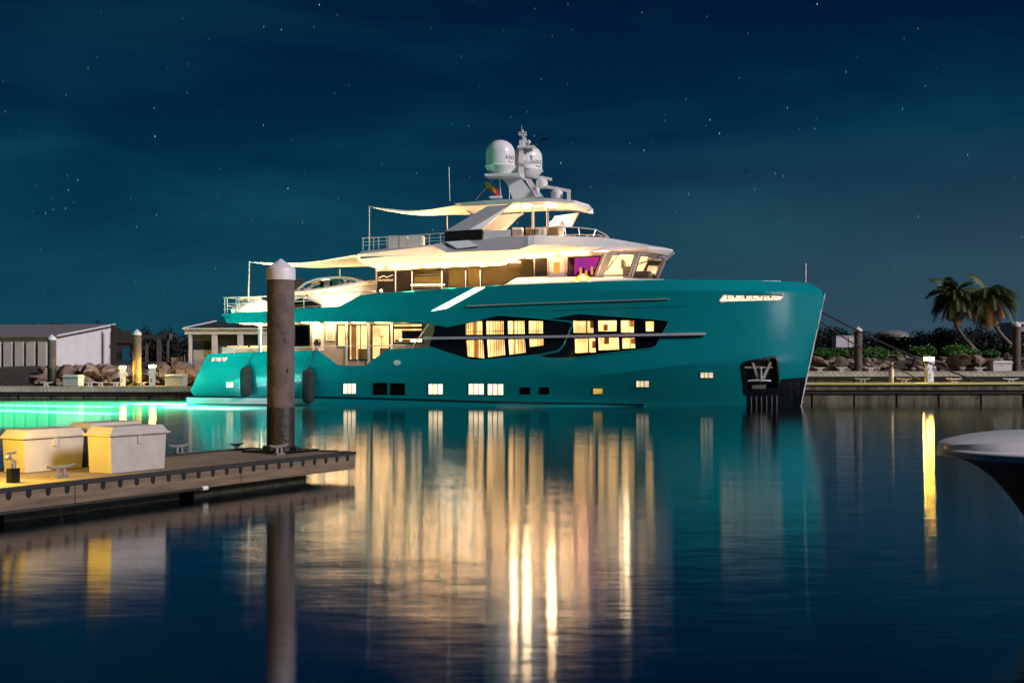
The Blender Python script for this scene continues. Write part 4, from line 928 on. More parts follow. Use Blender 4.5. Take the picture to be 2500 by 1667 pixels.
# ---------------------------------------------------------------- upper aft deck rail, tender, jet skis
rail('aft_rail', [q(2, 105, 1017), q(2, 550, 1003), q(2, 830, 985), q(2, 1640, 952)], -3.72, lambda x: 5.38 if x < -11 else 5.4+.12*(x+11), [q(2, p, 0)[0] for p in (118, 240, 260, 412, 560, 915, 1090, 1270, 1490, 1636)], 'steel', yacht, mids=(.28, .62), r=.03)
lathe('rail_end_light', [(0, -.08), (.07, -.05), (.09, 0), (.07, .05), (0, .08)], YP(q(2, 1695, 948), -3.72), 'lamp_warm', yacht, 12)
for yy in (-1.5, 0, 1.5): pass
bm = bmesh.new()
for k in range(2): tube_add(bm, [(-16.25, -3.5, 5.85+.5*k), (-16.25, 3.5, 5.85+.5*k)], .03, 6)
for k in range(6): tube_add(bm, [(-16.25, -3.5+1.4*k, 5.2), (-16.25, -3.5+1.4*k, 6.35)], .03, 6)
finish('transverse_aft_rail', bm, 'steel', yacht)
# tender
tn0 = YP(q(11, 700, 700), -1.7); tn1 = YP(q(11, 1935, 600), -1.7); tl = tn1.x-tn0.x
tender = empty('tender_boat', 'white tender with curved canopy frame stowed under the lower awning', 'boat', L2W((tn0.x, -1.7, 5.24)), -YA)
def TZ(py): return YP(q(11, 1300, py), -1.7).z-5.24
rings = []
for i in range(15):
    t = i/14; x = tl*1.12*t; w = 1.05*(1-.75*max(0, (t-.6)/.4)**2); zs = TZ(600)+.95*t**1.3*.75; zk = .22+.42*max(0, t-.35)**1.5*1.6
    rings.append([(x, -w*.15, zk), (x, -w*.8, zk+.3), (x, -w, zs-.12), (x, -w*.96, zs), (x, -w*.7, zs+.04), (x, w*.7, zs+.04), (x, w*.96, zs), (x, w, zs-.12), (x, w*.8, zk+.3), (x, w*.15, zk)])
loft('tender_hull', rings, 'white_gelcoat', tender, smooth=35)
for s in (-1, 1):
    pts = [(tl*1.1*t, s*(1.1*(1-.75*max(0, (t-.6)/.4)**2)), TZ(600)+.95*t**1.3*.75-.12) for t in [i/14 for i in range(15)]]
    tube('tender_collar', pts, .13, 'cushion', tender, 10)
arch = [(760, 575), (880, 480), (1040, 420), (1230, 395), (1450, 390), (1640, 412), (1715, 450), (1725, 485)]
for yy in (-.75, .75):
    pts = [(YP(q(11, x, y), -1.7).x-tn0.x, yy, TZ(y)) for x, y in arch]; tube('canopy_frame', pts, .07, 'white_gelcoat', tender, 8)
cv = [[(YP(q(11, x, y), -1.7).x-tn0.x, yy, TZ(y)+dz) for yy, dz in ((-.75, 0), (-.4, .1), (0, .13), (.4, .1), (.75, 0))] for x, y in arch]
loft('canopy_top', cv[1:6], 'screen_glass', tender, closed=False)
def TX(x): return YP(q(11, x, 500), -1.7).x-tn0.x
box('tender_console', (TX(1230), 0, TZ(500)), (TX(1290)-TX(1020), .9, TZ(440)-TZ(560)), 'dark_panel', tender, bevel=.05); box('tender_console_teal', (TX(1340), 0, TZ(470)), (TX(1390)-TX(1290), 1.0, TZ(400)-TZ(540)), 'teal_console', tender, bevel=.04)
box('tender_seat', (TX(1200), 0, TZ(500)), (.35, 1.0, .6), 'cushion', tender, bevel=.06)
zig = [(1400, 530), (1440, 460), (1480, 520), (1530, 450), (1560, 515), (1600, 460), (1640, 500)]; tube('lashing', [(TX(x), -.8, TZ(y)) for x, y in zig], .03, 'cushion', tender, 6)
zig = [(790, 570), (840, 540), (900, 575), (930, 535), (960, 575)]; tube('lashing', [(TX(x), -.8, TZ(y)) for x, y in zig], .03, 'cushion', tender, 6)
box('tender_cradle', (TX(1100), 0, .1), (2.4, 1.0, .18), 'white_gelcoat', tender); lathe('outboard_motor', [(.1, -.5), (.2, -.3), (.36, 0), (.36, .4), (.24, .6), (0, .66)], (TX(690), 0, TZ(560)), 'black_rubber', tender, 16)
def jetski(name, label, P, ln, m_body, m_seat):
    r = empty(name, label, 'jet ski', L2W(P), -YA); rings = []
    for i in range(11):
        t = i/10; x = ln*(t-.5); w = .55*math.sin(math.pi*min(1, .18+.75*t)**.8)+.05; h0 = .55+.38*math.sin(math.pi*t)**1.5
        rings.append([(x, -w*.4, .12+.25*max(0, t-.6)), (x, -w, .4), (x, -w*.85, h0*.8), (x, -w*.3, h0+.12), (x, w*.3, h0+.12), (x, w*.85, h0*.8), (x, w, .4), (x, w*.4, .12+.25*max(0, t-.6))])
    loft('ski_hull', rings, m_body, r, smooth=40)
    box('ski_seat', (-ln*.12, 0, 1.02), (ln*.42, .34, .24), m_seat, r, bevel=.07); tube('handlebar', [(ln*.16, -.36, 1.25), (ln*.12, 0, 1.2), (ln*.16, .36, 1.25)], .03, 'black_rubber', r, 6)
    for k in (-.3, .3): box('cradle_leg', (ln*k, 0, .08), (.12, .8, .16), 'steel', r)
    return r
a = YP(q(2, 440, 1090), -2.3); jetski('jet_ski', 'white jet ski on the upper aft deck beside the awning pole', Vector((a.x, -2.3, 5.24)), 2.9, 'white_gelcoat', 'cushion')
a = YP(q(2, 930, 1090), -2.9); jetski('jet_ski', 'dark jet ski behind the deck rail below the tender', Vector((a.x-.2, -2.75, 5.24)), 2.3, 'black_glass', 'white_gelcoat')
# potted plant by the locker door
p = YP(q(11, 1015, 1465), -3.15); pot = empty('potted_plant', 'white flowers in a dark egg-shaped vase beside the white locker door', 'plant', L2W((p.x, -3.2, p.z-.05)), -YA)
lathe('vase', [(.12, 0), (.2, .1), (.22, .25), (.16, .42), (.12, .45)], (0, 0, 0), 'black_glass', pot, 16)
bm = bmesh.new()
for k in range(26):
    a = rnd.uniform(0, 6.28); rr = rnd.uniform(0, .2); zz = .45+rnd.uniform(0, .35); c_ = Vector((rr*math.cos(a), rr*math.sin(a), zz)); s_ = .07
    v_ = [bm.verts.new(c_+Vector((rnd.uniform(-s_, s_), rnd.uniform(-s_, s_), rnd.uniform(-s_, s_)))) for _ in range(3)]; bm.faces.new(v_)
finish('flowers', bm, 'leaf_white', pot)
box('vase_stand', (0, 0, -.3), (.25, .25, .58), 'grey_panel', pot)
# bow light mast
bl_ = YP(q(4, 2072, 436), 0); tube('bow_light_mast', [bl_-Vector((0, 0, .5)), YP(q(4, 2073, 278), 0)], .045, 'white_gelcoat', yacht, 6); box('bow_light', YP(q(4, 2076, 290), 0), (.1, .1, .12), 'white_gelcoat', yacht); box('bow_light', YP(q(4, 2076, 380), 0), (.08, .08, .08), 'white_gelcoat', yacht)

# fenders
def fender(label, cx, top, bot, rope_top):
    x, z = HP((cx, (top+bot)/2)); yy = -(hb(x, z)+.36); T = YP((cx, top), yy).z; Bz = YP((cx, bot), yy).z
    r = empty('fender', label, 'fender', L2W((x, yy, Bz)), -YA, 'fenders hanging on the yacht side'); H = T-Bz
    lathe('fender_body', [(.05, 0), (.2, .03), (.31, .14), (.34, .3), (.345, H*.5), (.34, H-.3), (.3, H-.12), (.18, H-.02), (.05, H)], (0, 0, 0), 'fender_cover', r, 22, smooth=45)
    X, Z = HP(rope_top); tube('fender_rope', [(0, 0, H-.02), (X-x-.02, -hb(X, Z)-.05-yy, Z-Bz)], .03, 'rope', r, 6); lathe('fender_eye', [(.05, 0), (.07, .05), (.05, .1)], (0, 0, H-.02), 'black_rubber', r, 10)
fender('black fender hanging nearest the stern, left of the tall near pile', 606, 896, 968.5, (621, 858.5)); fender('black fender hanging just right of the tall near pile', 757, 901, 985, (771, 856))

# yacht lamps
def downlight(p, w, nm='downlight', col=WARM):
    lathe(nm, [(.09, 0), (.09, .03), (.02, .035)], p, 'lamp_warm', yacht, 12); lamp('downlight_lamp', (p[0], p[1], p[2]-.12), w, col, .07, yacht)
zs_ = 4.82
def soffit(x0, x1, y0, y1, z, m='downlight_lens'):
    raw('soffit_light', [(x0, y0, z), (x1, y0, z), (x1, y1, z), (x0, y1, z), (x0, y0, z+.012), (x1, y0, z+.012), (x1, y1, z+.012), (x0, y1, z+.012)], [(0, 1, 2, 3), (7, 6, 5, 4), (0, 4, 5, 1), (1, 5, 6, 2), (2, 6, 7, 3), (3, 7, 4, 0)], m, yacht)
x_ = -16.0; k_ = 0
while x_ < -5.6:
    ln_ = (.95, 1.3, .8)[k_ % 3]; soffit(x_, min(-5.5, x_+ln_), -3.62, -3.2, 4.842, 'deck_lens'); x_ += ln_+(.45, .3, .55)[k_ % 3]; k_ += 1
for a in (-15.6, -13.9): soffit(a-.6, a+.6, -1.6, -.9, 4.842, 'deck_lens'); soffit(a-.6, a+.6, 1.0, 1.7, 4.842, 'deck_lens')
pts_ = [905+(1490-905)*i/14 for i in range(15)]
for k_, (a, b) in enumerate(zip(pts_, pts_[1:])):
    ea = curve_eval(cb, a); eb = curve_eval(cb, b); A_ = YP((ea[0], ea[1]), ea[2]); B_ = YP((eb[0], eb[1]), eb[2]); yy = max(A_.y, B_.y)
    soffit(A_.x+.05, B_.x-(.12 if k_ % 2 else .3), yy+.02, min(yy+.27, UH-.04), min(A_.z, B_.z)-.03)
def uplight(x, y, z, sx_, sy_, w, col=(1, .60, .27)):  # unseen area lamps added to light the awnings and the hardtop
    l = bpy.data.lights.new('unseen_uplight', 'AREA'); l.shape = 'RECTANGLE'; l.size = sx_; l.size_y = sy_; l.energy = w; l.color = col
    o = bpy.data.objects.new('unseen_uplight', l); COL.objects.link(o); o.parent = yacht; o.location = (x, y, z); o.rotation_euler = (math.pi, 0, 0)
uplight(YP((640, 700), -2).x, -3.2, 5.4, 1.6, .3, 170); uplight(YP((720, 700), -2).x, -3.4, 5.4, 2.2, .3, 180); uplight(YP((830, 700), -2).x, -3.3, 5.5, 2.4, .4, 150); uplight(YP((760, 700), 2).x, 1.5, 5.4, 4, .6, 620)
for px in (1255, 1288, 1348, 1408): P = YP((px, 506), -.6); lathe('downlight', [(.26, 0), (.26, .015), (.02, .02)], (P.x, -.9, P.z), 'hardtop_lens', yacht, 10)
uplight(YP((1320, 560), 0).x, .3, 9.75, 3.6, 1.2, 520); uplight(YP((1000, 560), 0).x, -1.2, 9.3, 3.5, .5, 300); uplight(YP((1110, 560), 0).x, .6, 9.3, 2.0, .5, 160)
# LED strips on the bulwark top wash the white overhang from below
for p0, p1, w_, yy in (((905, 720), (1010, 714), 95, -3.98), ((1010, 714), (1110, 706), 95, -4.0), ((1110, 706), (1215, 700), 95, -4.0), ((1215, 700), (1330, 694), 95, -4.0), ((1330, 694), (1450, 690), 85, -3.95), ((1450, 690), (1570, 687), 60, -3.8)):
    a = YP(p0, yy); b = YP(p1, yy); d = b-a
    l = bpy.data.lights.new('bulwark_led', 'AREA'); l.shape = 'RECTANGLE'; l.size = d.length; l.size_y = .06; l.energy = w_; l.color = (1, .50, .21)
    o = bpy.data.objects.new('bulwark_led', l); COL.objects.link(o); o.parent = yacht; m_ = (a+b)/2; o.location = (m_.x, yy, max(a.z, b.z)+.04); o.rotation_euler = (math.pi, 0, 0)
e0 = YP((1000, 713), -3.7); box('deck_edge_light', ((XZ((1000, 712), -3.2)[0]+XZ((1088, 706), -3.2)[0])/2, -3.15, 7.0), (2.0, .04, .05), 'led_strip', yacht)
# submerged lamps added to stand in for light trails and glow on the water
def underwater(p0, p1, width, depth, watts, col):
    a = Vector(GP(p0, 0)); b = Vector(GP(p1, 0)); d = b-a
    l = bpy.data.lights.new('water_glow_lamp', 'AREA'); l.shape = 'RECTANGLE'; l.size = d.length; l.size_y = width; l.energy = watts*4.2; l.color = col
    o = bpy.data.objects.new('water_glow_lamp', l); COL.objects.link(o); m_ = (a+b)/2; o.location = (m_.x, m_.y, -depth); o.rotation_euler = (math.pi, 0, -math.atan2(d.y, d.x))
underwater((-250, 993), (330, 987), .7, .5, 1500, (.40, 1, .66))
underwater((330, 987), (470, 985), .7, .5, 2300, (.7, .95, 1))
underwater((-250, 1011), (380, 998), .6, .5, 1300, (.40, 1, .66))
underwater((380, 998), (600, 993), .6, .5, 2300, (.7, .95, 1))
underwater((-300, 1004), (420, 1004), 34, 1.5, 3700, (.06, 1, .55))

# ================================================================== mooring lines at the bow
def rope(label, a, b, sag, r=.035):
    pts = [lerp(a, b, t/12)+Vector((0, 0, -sag*math.sin(math.pi*t/12))) for t in range(13)]; tag(tube('mooring_line', pts, r, 'rope', None, 6), label, 'rope', 'mooring lines at the bow')
RD = 82.0; RZ = 1.2      # right-hand dock
rope('thick dark mooring line from the bow to the right-hand dock', WP(q(4, 2180, 665), 78), WP(q(8, 1150, 792), RD+.4), .25, .05)
rope('thin dark mooring line below the thicker one, running from the bow to the right dock', WP(q(4, 2160, 735), 78), WP(q(8, 775, 775), RD+.4), .2, .04)

# ================================================================== piles
def pile(label, c, z0, z1, r, capr, caph, skirt, wet, group='marina piles'):
    o = empty('pile', label, 'pile', (c[0], c[1], 0), rnd.uniform(0, 1), group)
    lathe('shaft', [(r, wet-.05), (r, (wet+z1)/2), (r, z1)], (0, 0, 0), 'pile_concrete', o, 28)
    lathe('wet_base', [(r*1.02, z0), (r*1.02, wet-.25), (r*1.015, wet-.03), (r*1.005, wet)], (0, 0, 0), 'pile_wet', o, 28)
    lathe('cap', [(capr, z1-.02), (capr*1.005, z1+skirt), (capr*.99, z1+skirt+.02), (.02, z1+skirt+caph), (0, z1+skirt+caph+.005)], (0, 0, 0), 'pile_cap', o, 28, smooth=25)
    return o
NPD = 29.9; c = WP((685.5, 1000), NPD)
npz = WP((0, 682), NPD).z; npile = pile('tall near concrete pile with white cone cap in front of the yacht', (c.x, c.y), -1.5, npz, .305, .325, WP((0, 634), NPD).z-WP((0, 660), NPD).z, .22, 1.55)
# scratches and chips on the near pile
for k, (px, py, dx, dy) in enumerate(((666, 718, 3, 4), (660, 733, 2, 12), (700, 830, 3, 14), (699, 812, 6, 2), (676, 755, 22, 2), (655, 800, 2, 20), (704, 905, 8, 10), (672, 940, 5, 6))):
    p = WP((px, py), NPD-.3); th = math.atan2(-1, (px-685.5)/33.0*1.0) if False else None
    ux = (px-685.5)*NPD/F; yy = -math.sqrt(max(.001, .3055**2-ux**2)); ux2 = dx*NPD/F; dz = dy*NPD/F
    ob = box('chip', (ux, yy+.004, WP((0, py), NPD-.3).z), (ux2, .012, dz), 'pile_wet', npile)
    ob.rotation_euler = (0, 0, -npile.rotation_euler[2])
LD = 93.5
def farpile(label, px, py_apex, py_cap, py_base, D, wetk):
    c = WP((px, 900), D); z1 = WP((0, py_cap), D).z; zt = WP((0, py_apex), D).z; pile(label, (c.x, c.y), -1.5, z1, .30, .32, (zt-z1)*.72, (zt-z1)*.28, 1.0+wetk)
farpile('leftmost distant pile standing behind the left dock', 126.6, 816.4, 829, 939, LD+1.6, 1.1); farpile('distant pile between the two lit pedestals on the left dock', 334.5, 803.5, 817, 940, LD+1.3, .1)
farpile('distant pile nearest the bow on the right', 2095, 797, 808, 905, 101.5, .6); farpile('pile at the right edge of the picture behind the right docks', 2482, 784, 796.5, 905, 100.8, 0)

# ================================================================== docks
def cleat(name, label, c, rz, s=1.0, m='galvanised', group=None):
    o = empty(name, label, 'cleat', c, rz, group); box('base', (0, 0, .012*s), (.16*s, .07*s, .024*s), m, o)
    for k in (-.045, .045): tube('leg', [(k*s, 0, 0), (k*.9*s, 0, .09*s)], .02*s, m, o, 8)
    tube('horn', [(-.19*s, 0, .125*s), (-.1*s, 0, .105*s), (0, 0, .1*s), (.1*s, 0, .105*s), (.19*s, 0, .125*s)], [.012*s, .02*s, .024*s, .02*s, .012*s], m, o, 8)
    return o
# near dock
DZ = .55; E = GP((864, 1104.6), DZ); E.z = 0; W0 = GP((0, 1196), DZ); du = Vector((W0.x-E.x, W0.y-E.y, 0)).normalized(); dn = Vector((du.y, -du.x, 0))
if dn.x > 0: dn = -dn
def DK(u, n, z): return E+du*u+dn*n+Vector((0, 0, z))
DL = 16.0; DW = 2.85
DRZ = math.atan2(du.y, du.x)
dock = empty('floating_dock', 'near weathered floating dock with timber side board', 'dock', E, DRZ)
# in dock coordinates: x = along u, y = +/- n
sgn = 1 if (Matrix.Rotation(DRZ, 3, 'Z') @ Vector((0, 1, 0))).dot(dn) > 0 else -1
def DL_(u, n, z): return (u, sgn*n, z)
box('deck_slab', DL_(DL/2, DW/2, DZ-.03), (DL, DW-.05, .06), 'dock_concrete', dock)
for n0 in (.0, DW): box('rub_rail', DL_(DL/2, n0, DZ-.005), (DL+.04, .09, .075), 'black_rubber', dock, bevel=.02)
box('rub_rail', DL_(-.01, DW/2, DZ-.01), (.09, DW-.1, .07), 'black_rubber', dock, bevel=.02); 
for u0, u1 in ((0, 3.9), (3.91, 8.2), (8.21, 12.4), (12.41, DL)): box('side_board', DL_((u0+u1)/2, .0, DZ-.20), (u1-u0-.008, .05, .32), 'dock_wood', dock, bevel=.006)
box('end_board', DL_(.0, DW/2, DZ-.2), (.05, DW-.06, .32), 'dock_wood', dock)
hm = None
for k in range(26):
    u = .28+.405*k
    bm = bmesh.new(); pts = [(-.055, .0), (.055, 0), (.055, -.075)]+[(.055*math.cos(t), -.075-.055*math.sin(t)) for t in [math.pi*i/6 for i in range(1, 6)]]+[(-.055, -.075)]
    if hm is None:
        f_ = [bm.verts.new((x, -sgn*.029, z)) for x, z in pts]; b_ = [bm.verts.new((x, -sgn*.02, z)) for x, z in pts]; n_ = len(pts)
        bm.faces.new(f_); bm.faces.new(b_[::-1])
        for i in range(n_): bm.faces.new((f_[i], b_[i], b_[(i+1) % n_], f_[(i+1) % n_]))
        o = finish('bolt_pocket', bm, 'hole_dark', dock); hm = o.data
    else: bm.free(); o = link('bolt_pocket', hm, dock)
    o.location = (u, 0, DZ-.043)
for u0, u1 in ((1.35, 4.9), (5.3, 9.4), (9.8, DL)): box('float', DL_((u0+u1)/2, DW/2+.05, .05), (u1-u0, DW-.5, .5), 'dock_float', dock, bevel=.04)
box('cross_beam', DL_(.5, DW/2, .28), (.15, DW-.2, .16), 'old_timber', dock)
tube('water_pipe', [DL_(5.0, -.02, .18), DL_(12, -.02, .18)], .03, 'black_rubber', dock); tube('pipe_fitting', [DL_(4.9, -.02, .18), DL_(5.05, -.02, .18)], .045, 'pedestal_white', dock)
# guide plate round the pile
pc = npile.location-E; pu = pc.dot(du); pn = pc.dot(dn)
bm = bmesh.new(); 
for k in range(4):
    a = (( .55, 0), (-.55, 0), (0, .55), (0, -.55))[k]; s_ = ((.12, 1.2, .05), (.12, 1.2, .05), (1.0, .12, .05), (1.0, .12, .05))[k]
    bbox_add(bm, DL_(pu+a[0], pn+a[1], DZ+.03), s_)
finish('pile_guide', bm, 'black_steel', dock)
for k in range(4): box('guide_roller', DL_(pu+(.40, -.40, 0, 0)[k], pn+(0, 0, .40, -.40)[k], DZ+.07), (.12, .12, .1), 'black_rubber', dock)
# dock boxes
def dockbox(label, u, n, ln=1.42, dp=.58, h=.66, par=None, rz=None, m='dock_box_plastic', group='dock boxes'):
    r = empty('dock_box', label, 'dock box', DK(u, n, DZ) if par is None else par, DRZ if rz is None else rz, group)
    box('body', (0, 0, h/2+.01), (ln*.96, dp*.92, h), m, r, bevel=.02, taper=1.05); box('skid', (0, 0, .012), (ln*.7, dp*.8, .02), 'black_rubber', r)
    lid = box('lid', (0, 0, h+.035), (ln*1.10, dp*1.14, .035), m, r, bevel=.008); box('lid_top', (0, 0, h+.115), (ln*1.04, dp*1.06, .125), m, lid, bevel=.015, taper=.86)
    box('hasp', (.0, -sgn*dp*.5, h-.06), (.10, .03, .16), m, r, bevel=.015)
    return r
dockbox('cream dock box closest to the camera on the near dock', 6.02, .90); dockbox('cream dock box at the left edge with latch facing the camera', 6.62, 2.40, h=.60); dockbox('cream dock box mostly hidden behind the front one', 5.02, 2.42, h=.66)
for lab, px, py in (('galvanised cleat on the dock edge left of the front dock box', 148, 1166), ('galvanised cleat on the dock edge in front of the tall pile', 681, 1110), ('galvanised cleat on the far dock edge beside the dock boxes', 438, 1109), ('small cleat on the far edge just left of the tall pile', 578, 1098)):
    cleat('dock_cleat', lab, GP((px, py), DZ), DRZ, 1.75 if 'small' not in lab else 1.2, group='near dock cleats')
c = GP((32, 1178), DZ); tp = empty('water_tap', 'small dark water tap bracket at the left end of the near dock', 'tap', c, DRZ)
box('bracket', (0, 0, .12), (.18, .12, .24), 'black_steel', tp, bevel=.01); tube('spout', [(0, 0, .22), (-.02, 0, .34), (.06, -.02, .44), (.12, -.03, .40)], .04, 'galvanised', tp); box('tap_handle', (.05, 0, .50), (.2, .04, .04), 'galvanised', tp)

# far docks
def fardock(label, x0, x1, D, z, depth, seg, m_f='far_dock_concrete', holes=.30, stripe=None, hrows=2, ftop=.62):
    o = empty('floating_dock', label, 'dock', ((x0+x1)/2, D, 0), 0, 'distant docks'); ln = x1-x0
    box('deck_slab', (0, depth/2, z-.04), (ln, depth, .08), 'dock_concrete' if not stripe else 'far_dock_concrete', o)
    box('side_board', (0, -.03, z-.22), (ln, .06, .34), m_f, o, bevel=.01); box('waler', (0, -.07, z-.045), (ln, .04, .06), m_f, o)
    hmesh = None; n = int(ln/holes)
    bm = bmesh.new()
    for i in range(n):
        x = -ln/2+holes*(i+.5)
        for j in range(hrows): bbox_add(bm, (x+(holes*.35 if j else 0), -.062, z-.15-.13*j), (.055, .008, .06))
    ob = finish('bolt_holes', bm, 'hole_dark', o); ob['kind'] = 'stuff'
    k = 0; x = -ln/2
    while x < ln/2-.2:
        x2 = min(x+seg, ln/2); box('float', ((x+x2)/2, depth/2+.12, (z-ftop)/2-.15), (x2-x-.12, depth-.1, z-ftop+.3), 'far_float', o, bevel=.02); x = x2
    box('gap_shade_board', (0, .1, z-.50), (ln, .08, .24), 'old_timber', o)  # dark board added for the shaded gap above the floats
    return o
xl_ = WP((0, 0), LD).x
fardock('left far floating dock with lit pedestals behind the water glow', xl_-8, WP((640, 0), LD).x, LD, .83, 2.4, 2.3, ftop=.43)
fardock('long pale dock just behind the bow at right', WP((1880, 0), RD).x, WP((2500, 0), RD).x+8, RD, RZ, 2.2, 2.6, m_f='far_float', stripe=True, holes=.55)
QD = 98.0; QZ = WP((0, 906), QD).z
fardock('higher pale dock farther back on the right below the rocks', WP((1900, 0), QD).x, WP((2500, 0), QD).x+9, QD, QZ, 2.0, 2.8, holes=.42)
# fittings on the left dock
def PB(k, x, y, D, z): v = WP(q(k, x, y), D); return Vector((v.x, D, z))
for i, (x, lab) in enumerate(((510, 'white cleat post by the leftmost far pile'), (1110, 'white cleat post on the left dock right of the dock box'), (1275, 'white cleat post left of the first lit pedestal'), (1570, 'white cleat beside the lit pedestal nearest the yacht'), (990, 'low white cleat on the left dock beside the dock box'))):
    v = PB(6, x, 810, LD+.3, .83); cleat('dock_cleat', lab, v, 0, 2.3, 'pedestal_white', 'white cleats on the left dock')
def far_box(label, k, x0, x1, yb, D, z, ln, h, rz=0):
    v = PB(k, (x0+x1)/2, yb, D, z); return dockbox(label, 0, 0, ln, .75, h, par=v, rz=rz+ (math.pi if sgn < 0 else 0), m='pedestal_white', group='distant dock boxes')
far_box('white dock box on the left dock near the leftmost pile', 6, 710, 910, 812, LD+.9, .83, 1.25, .62, -.28); far_box('white dock box on the left dock beside the yacht stern', 6, 1830, 2060, 812, LD+.9, .83, 1.4, .66, -.22)
far_box('white dock box on the far right dock beside the edge pile', 8, 1213, 1335, 722, QD+.9, QZ, 1.4, .58, 0)
def pedestal(label, v, h, lit=26, glow='lamp_yellow', col=(1, .66, .12)):
    r = empty('dock_pedestal', label, 'pedestal', v, .35, 'lit dock pedestals'); w = h*.26
    box('column', (0, 0, h*.37), (w, w*.8, h*.74), 'pedestal_white', r, bevel=.015); box('head', (0, 0, h*.80), (w*1.15, w*.95, .14*h), 'pedestal_white', r, bevel=.015)
    box('lamp', (0, 0, h*.905), (w*1.10, w*.90, h*.13), glow, r); box('cap', (0, 0, h*.99), (w*1.2, w*1.0, h*.045), 'pedestal_white', r, taper=.55)
    for s in (-1, 1): box('socket', (s*w*.55, -w*.42, h*.62), (w*.22, w*.25, h*.12), 'pedestal_white', r, bevel=.01); tube('hose_coil', [(s*w*.6+.1*math.cos(t), -w*.5, h*.56+.12*math.sin(t)) for t in [i*.6 for i in range(11)]], .022, 'pedestal_white', r, 6)
    for k in range(2): box('number_plate', (-w*.22, -w*.405, h*(.22+.1*k)), (w*.3, .01, h*.05), 'dark_panel', r)
    if lit < 300: lamp('added_backlight', (0, .42, h*.62), lit, col, .08, r)  # unseen point lamp added behind the column to light the bank
    if lit > 300: lamp('pedestal_light', (.45, -.3, h*.95), lit, col, .1, r)
    return r
pedestal('warm lit white pedestal left of the middle far pile', PB(6, 1355, 800, LD+.7, .83), 1.45, 90); pedestal('bright lit white pedestal right of the middle far pile', PB(6, 1682, 800, LD+.5, .83), 1.52, 260)
pedestal('bright yellow lit pedestal on the right dock beyond the bow', PB(8, 830, 795, RD+.6, RZ), 1.65, 299, col=(1, .68, .08))
# the near dock's own pedestal stands just left of the picture and throws the yellow light on the boxes
pedestal('lit white pedestal on the near dock left of the boxes', DK(9.2, 1.6, DZ), 1.3, 330, col=(1, .62, .08))
# right dock fittings
v = PB(8, 596, 797, RD+.4, RZ); hy = empty('hydrant_post', 'slim pale hydrant post on the right dock left of the lit pedestal', 'hydrant', v, 0)
lathe('post', [(.15, 0), (.15, .88), (.10, .90)], (0, 0, 0), 'shed_column', hy, 16); lathe('valve', [(.06, .9), (.13, 1.0), (.13, 1.12), (.05, 1.2), (.12, 1.24), (.12, 1.27), (0, 1.3)], (0, 0, 0), 'galvanised', hy, 14); tube('outlet', [(-.2, 0, 1.06), (.2, 0, 1.06)], .05, 'galvanised', hy)
for x, lab in ((420, 'pale cleat on the right dock nearest the bow'), (675, 'pale cleat on the right dock between hydrant post and pedestal'), (985, 'pale cleat on the right dock just right of the pedestal'), (1335, 'pale cleat at the right end of the right dock')): cleat('dock_cleat', lab, PB(8, x, 795, RD+.3, RZ), 0, 2.6, 'shed_column', 'cleats on the right dock')
for x, lab in ((155, 'small cleat on the higher far dock close to the bow'), (290, 'small cleat on the higher far dock left of its pile'), (470, 'small cleat on the higher far dock right of its pile'), (1145, 'small cleat on the higher far dock beside the white box')): cleat('dock_cleat', lab, PB(8, x, 722, QD+.4, QZ), 0, 2.2, 'pedestal_white', 'cleats on the far right dock')
b = PB(8, 1140, 790, RD+.5, RZ); lathe('rope_bundle', [(.02, 0), (.42, .02), (.45, .12), (.3, .22), (.05, .34)], b, 'rope', None, 14); tag(bpy.data.objects['rope_bundle'], 'dark coil of rope on the right dock right of the pedestal', 'rope')
b = tube('dock_hose', [WP(q(8, 60, 803), RD-.1), WP(q(8, 700, 803), RD-.12), WP(q(8, 1416, 800), RD-.1)], .09, 'lamplit_pipe', None, 8); tag(b, 'pale hose pipe with yellow lamplight in its colour, laid along the front edge of the right dock', 'hose')

# ================================================================== rocks
bank = empty('rock_bank', None, None); tag(bank, kind='structure')
rock_meshes = []
for s_ in range(5):
    rr = random.Random(20+s_); bm = bmesh.new(); bmesh.ops.create_icosphere(bm, subdivisions=2, radius=1)
    pl_ = [(Vector((rr.uniform(-1, 1), rr.uniform(-1, 1), rr.uniform(-1, 1))).normalized(), rr.uniform(.55, .85)) for _ in range(9)]
    for v in bm.verts:
        for n_, d_ in pl_:
            e = v.co.dot(n_)-d_
            if e > 0: v.co -= n_*e
        v.co += Vector((rr.uniform(-.04, .04), rr.uniform(-.04, .04), rr.uniform(-.04, .04)))
    me = bpy.data.meshes.new('rock'); bm.to_mesh(me); bm.free(); me.materials.append(MATS['rock' if s_ != 3 else 'rock_dark'])
    rock_meshes.append(me)
def rock(px, py, D, sz, rnd_=rnd):
    o = link('rock', rnd_.choice(rock_meshes), bank); v = WP((px, py), D); o.location = v; o.scale = (sz*rnd_.uniform(.9, 1.7), sz*rnd_.uniform(.8, 1.2), sz*rnd_.uniform(.45, .85)); o.rotation_euler = (rnd_.uniform(-.4, .4), rnd_.uniform(-.4, .4), rnd_.uniform(0, 6.28))
rr = random.Random(5)
for i in range(150):
    t = rr.random(); D = 98.5+11*t; py = 938-42*t+rr.uniform(-2, 3); rock(rr.uniform(95, 520), py, D, rr.uniform(.18, .55)*(1.0 if t > .25 else .8), rr)
for px, py, s_ in ((105, 930, .95), (165, 912, 1.0), (215, 905, .9), (262, 908, .8), (238, 918, .6), (400, 905, 1.0), (440, 908, 1.0), (470, 912, .9), (488, 905, .7)): rock(px, py, 102, s_, rr)
for i in range(140):
    t = rr.random(); D = 101+11*t; py = 907-40*t+rr.uniform(-3, 4); rock(rr.uniform(1965, 2510), py, D, rr.uniform(.18, .42), rr)
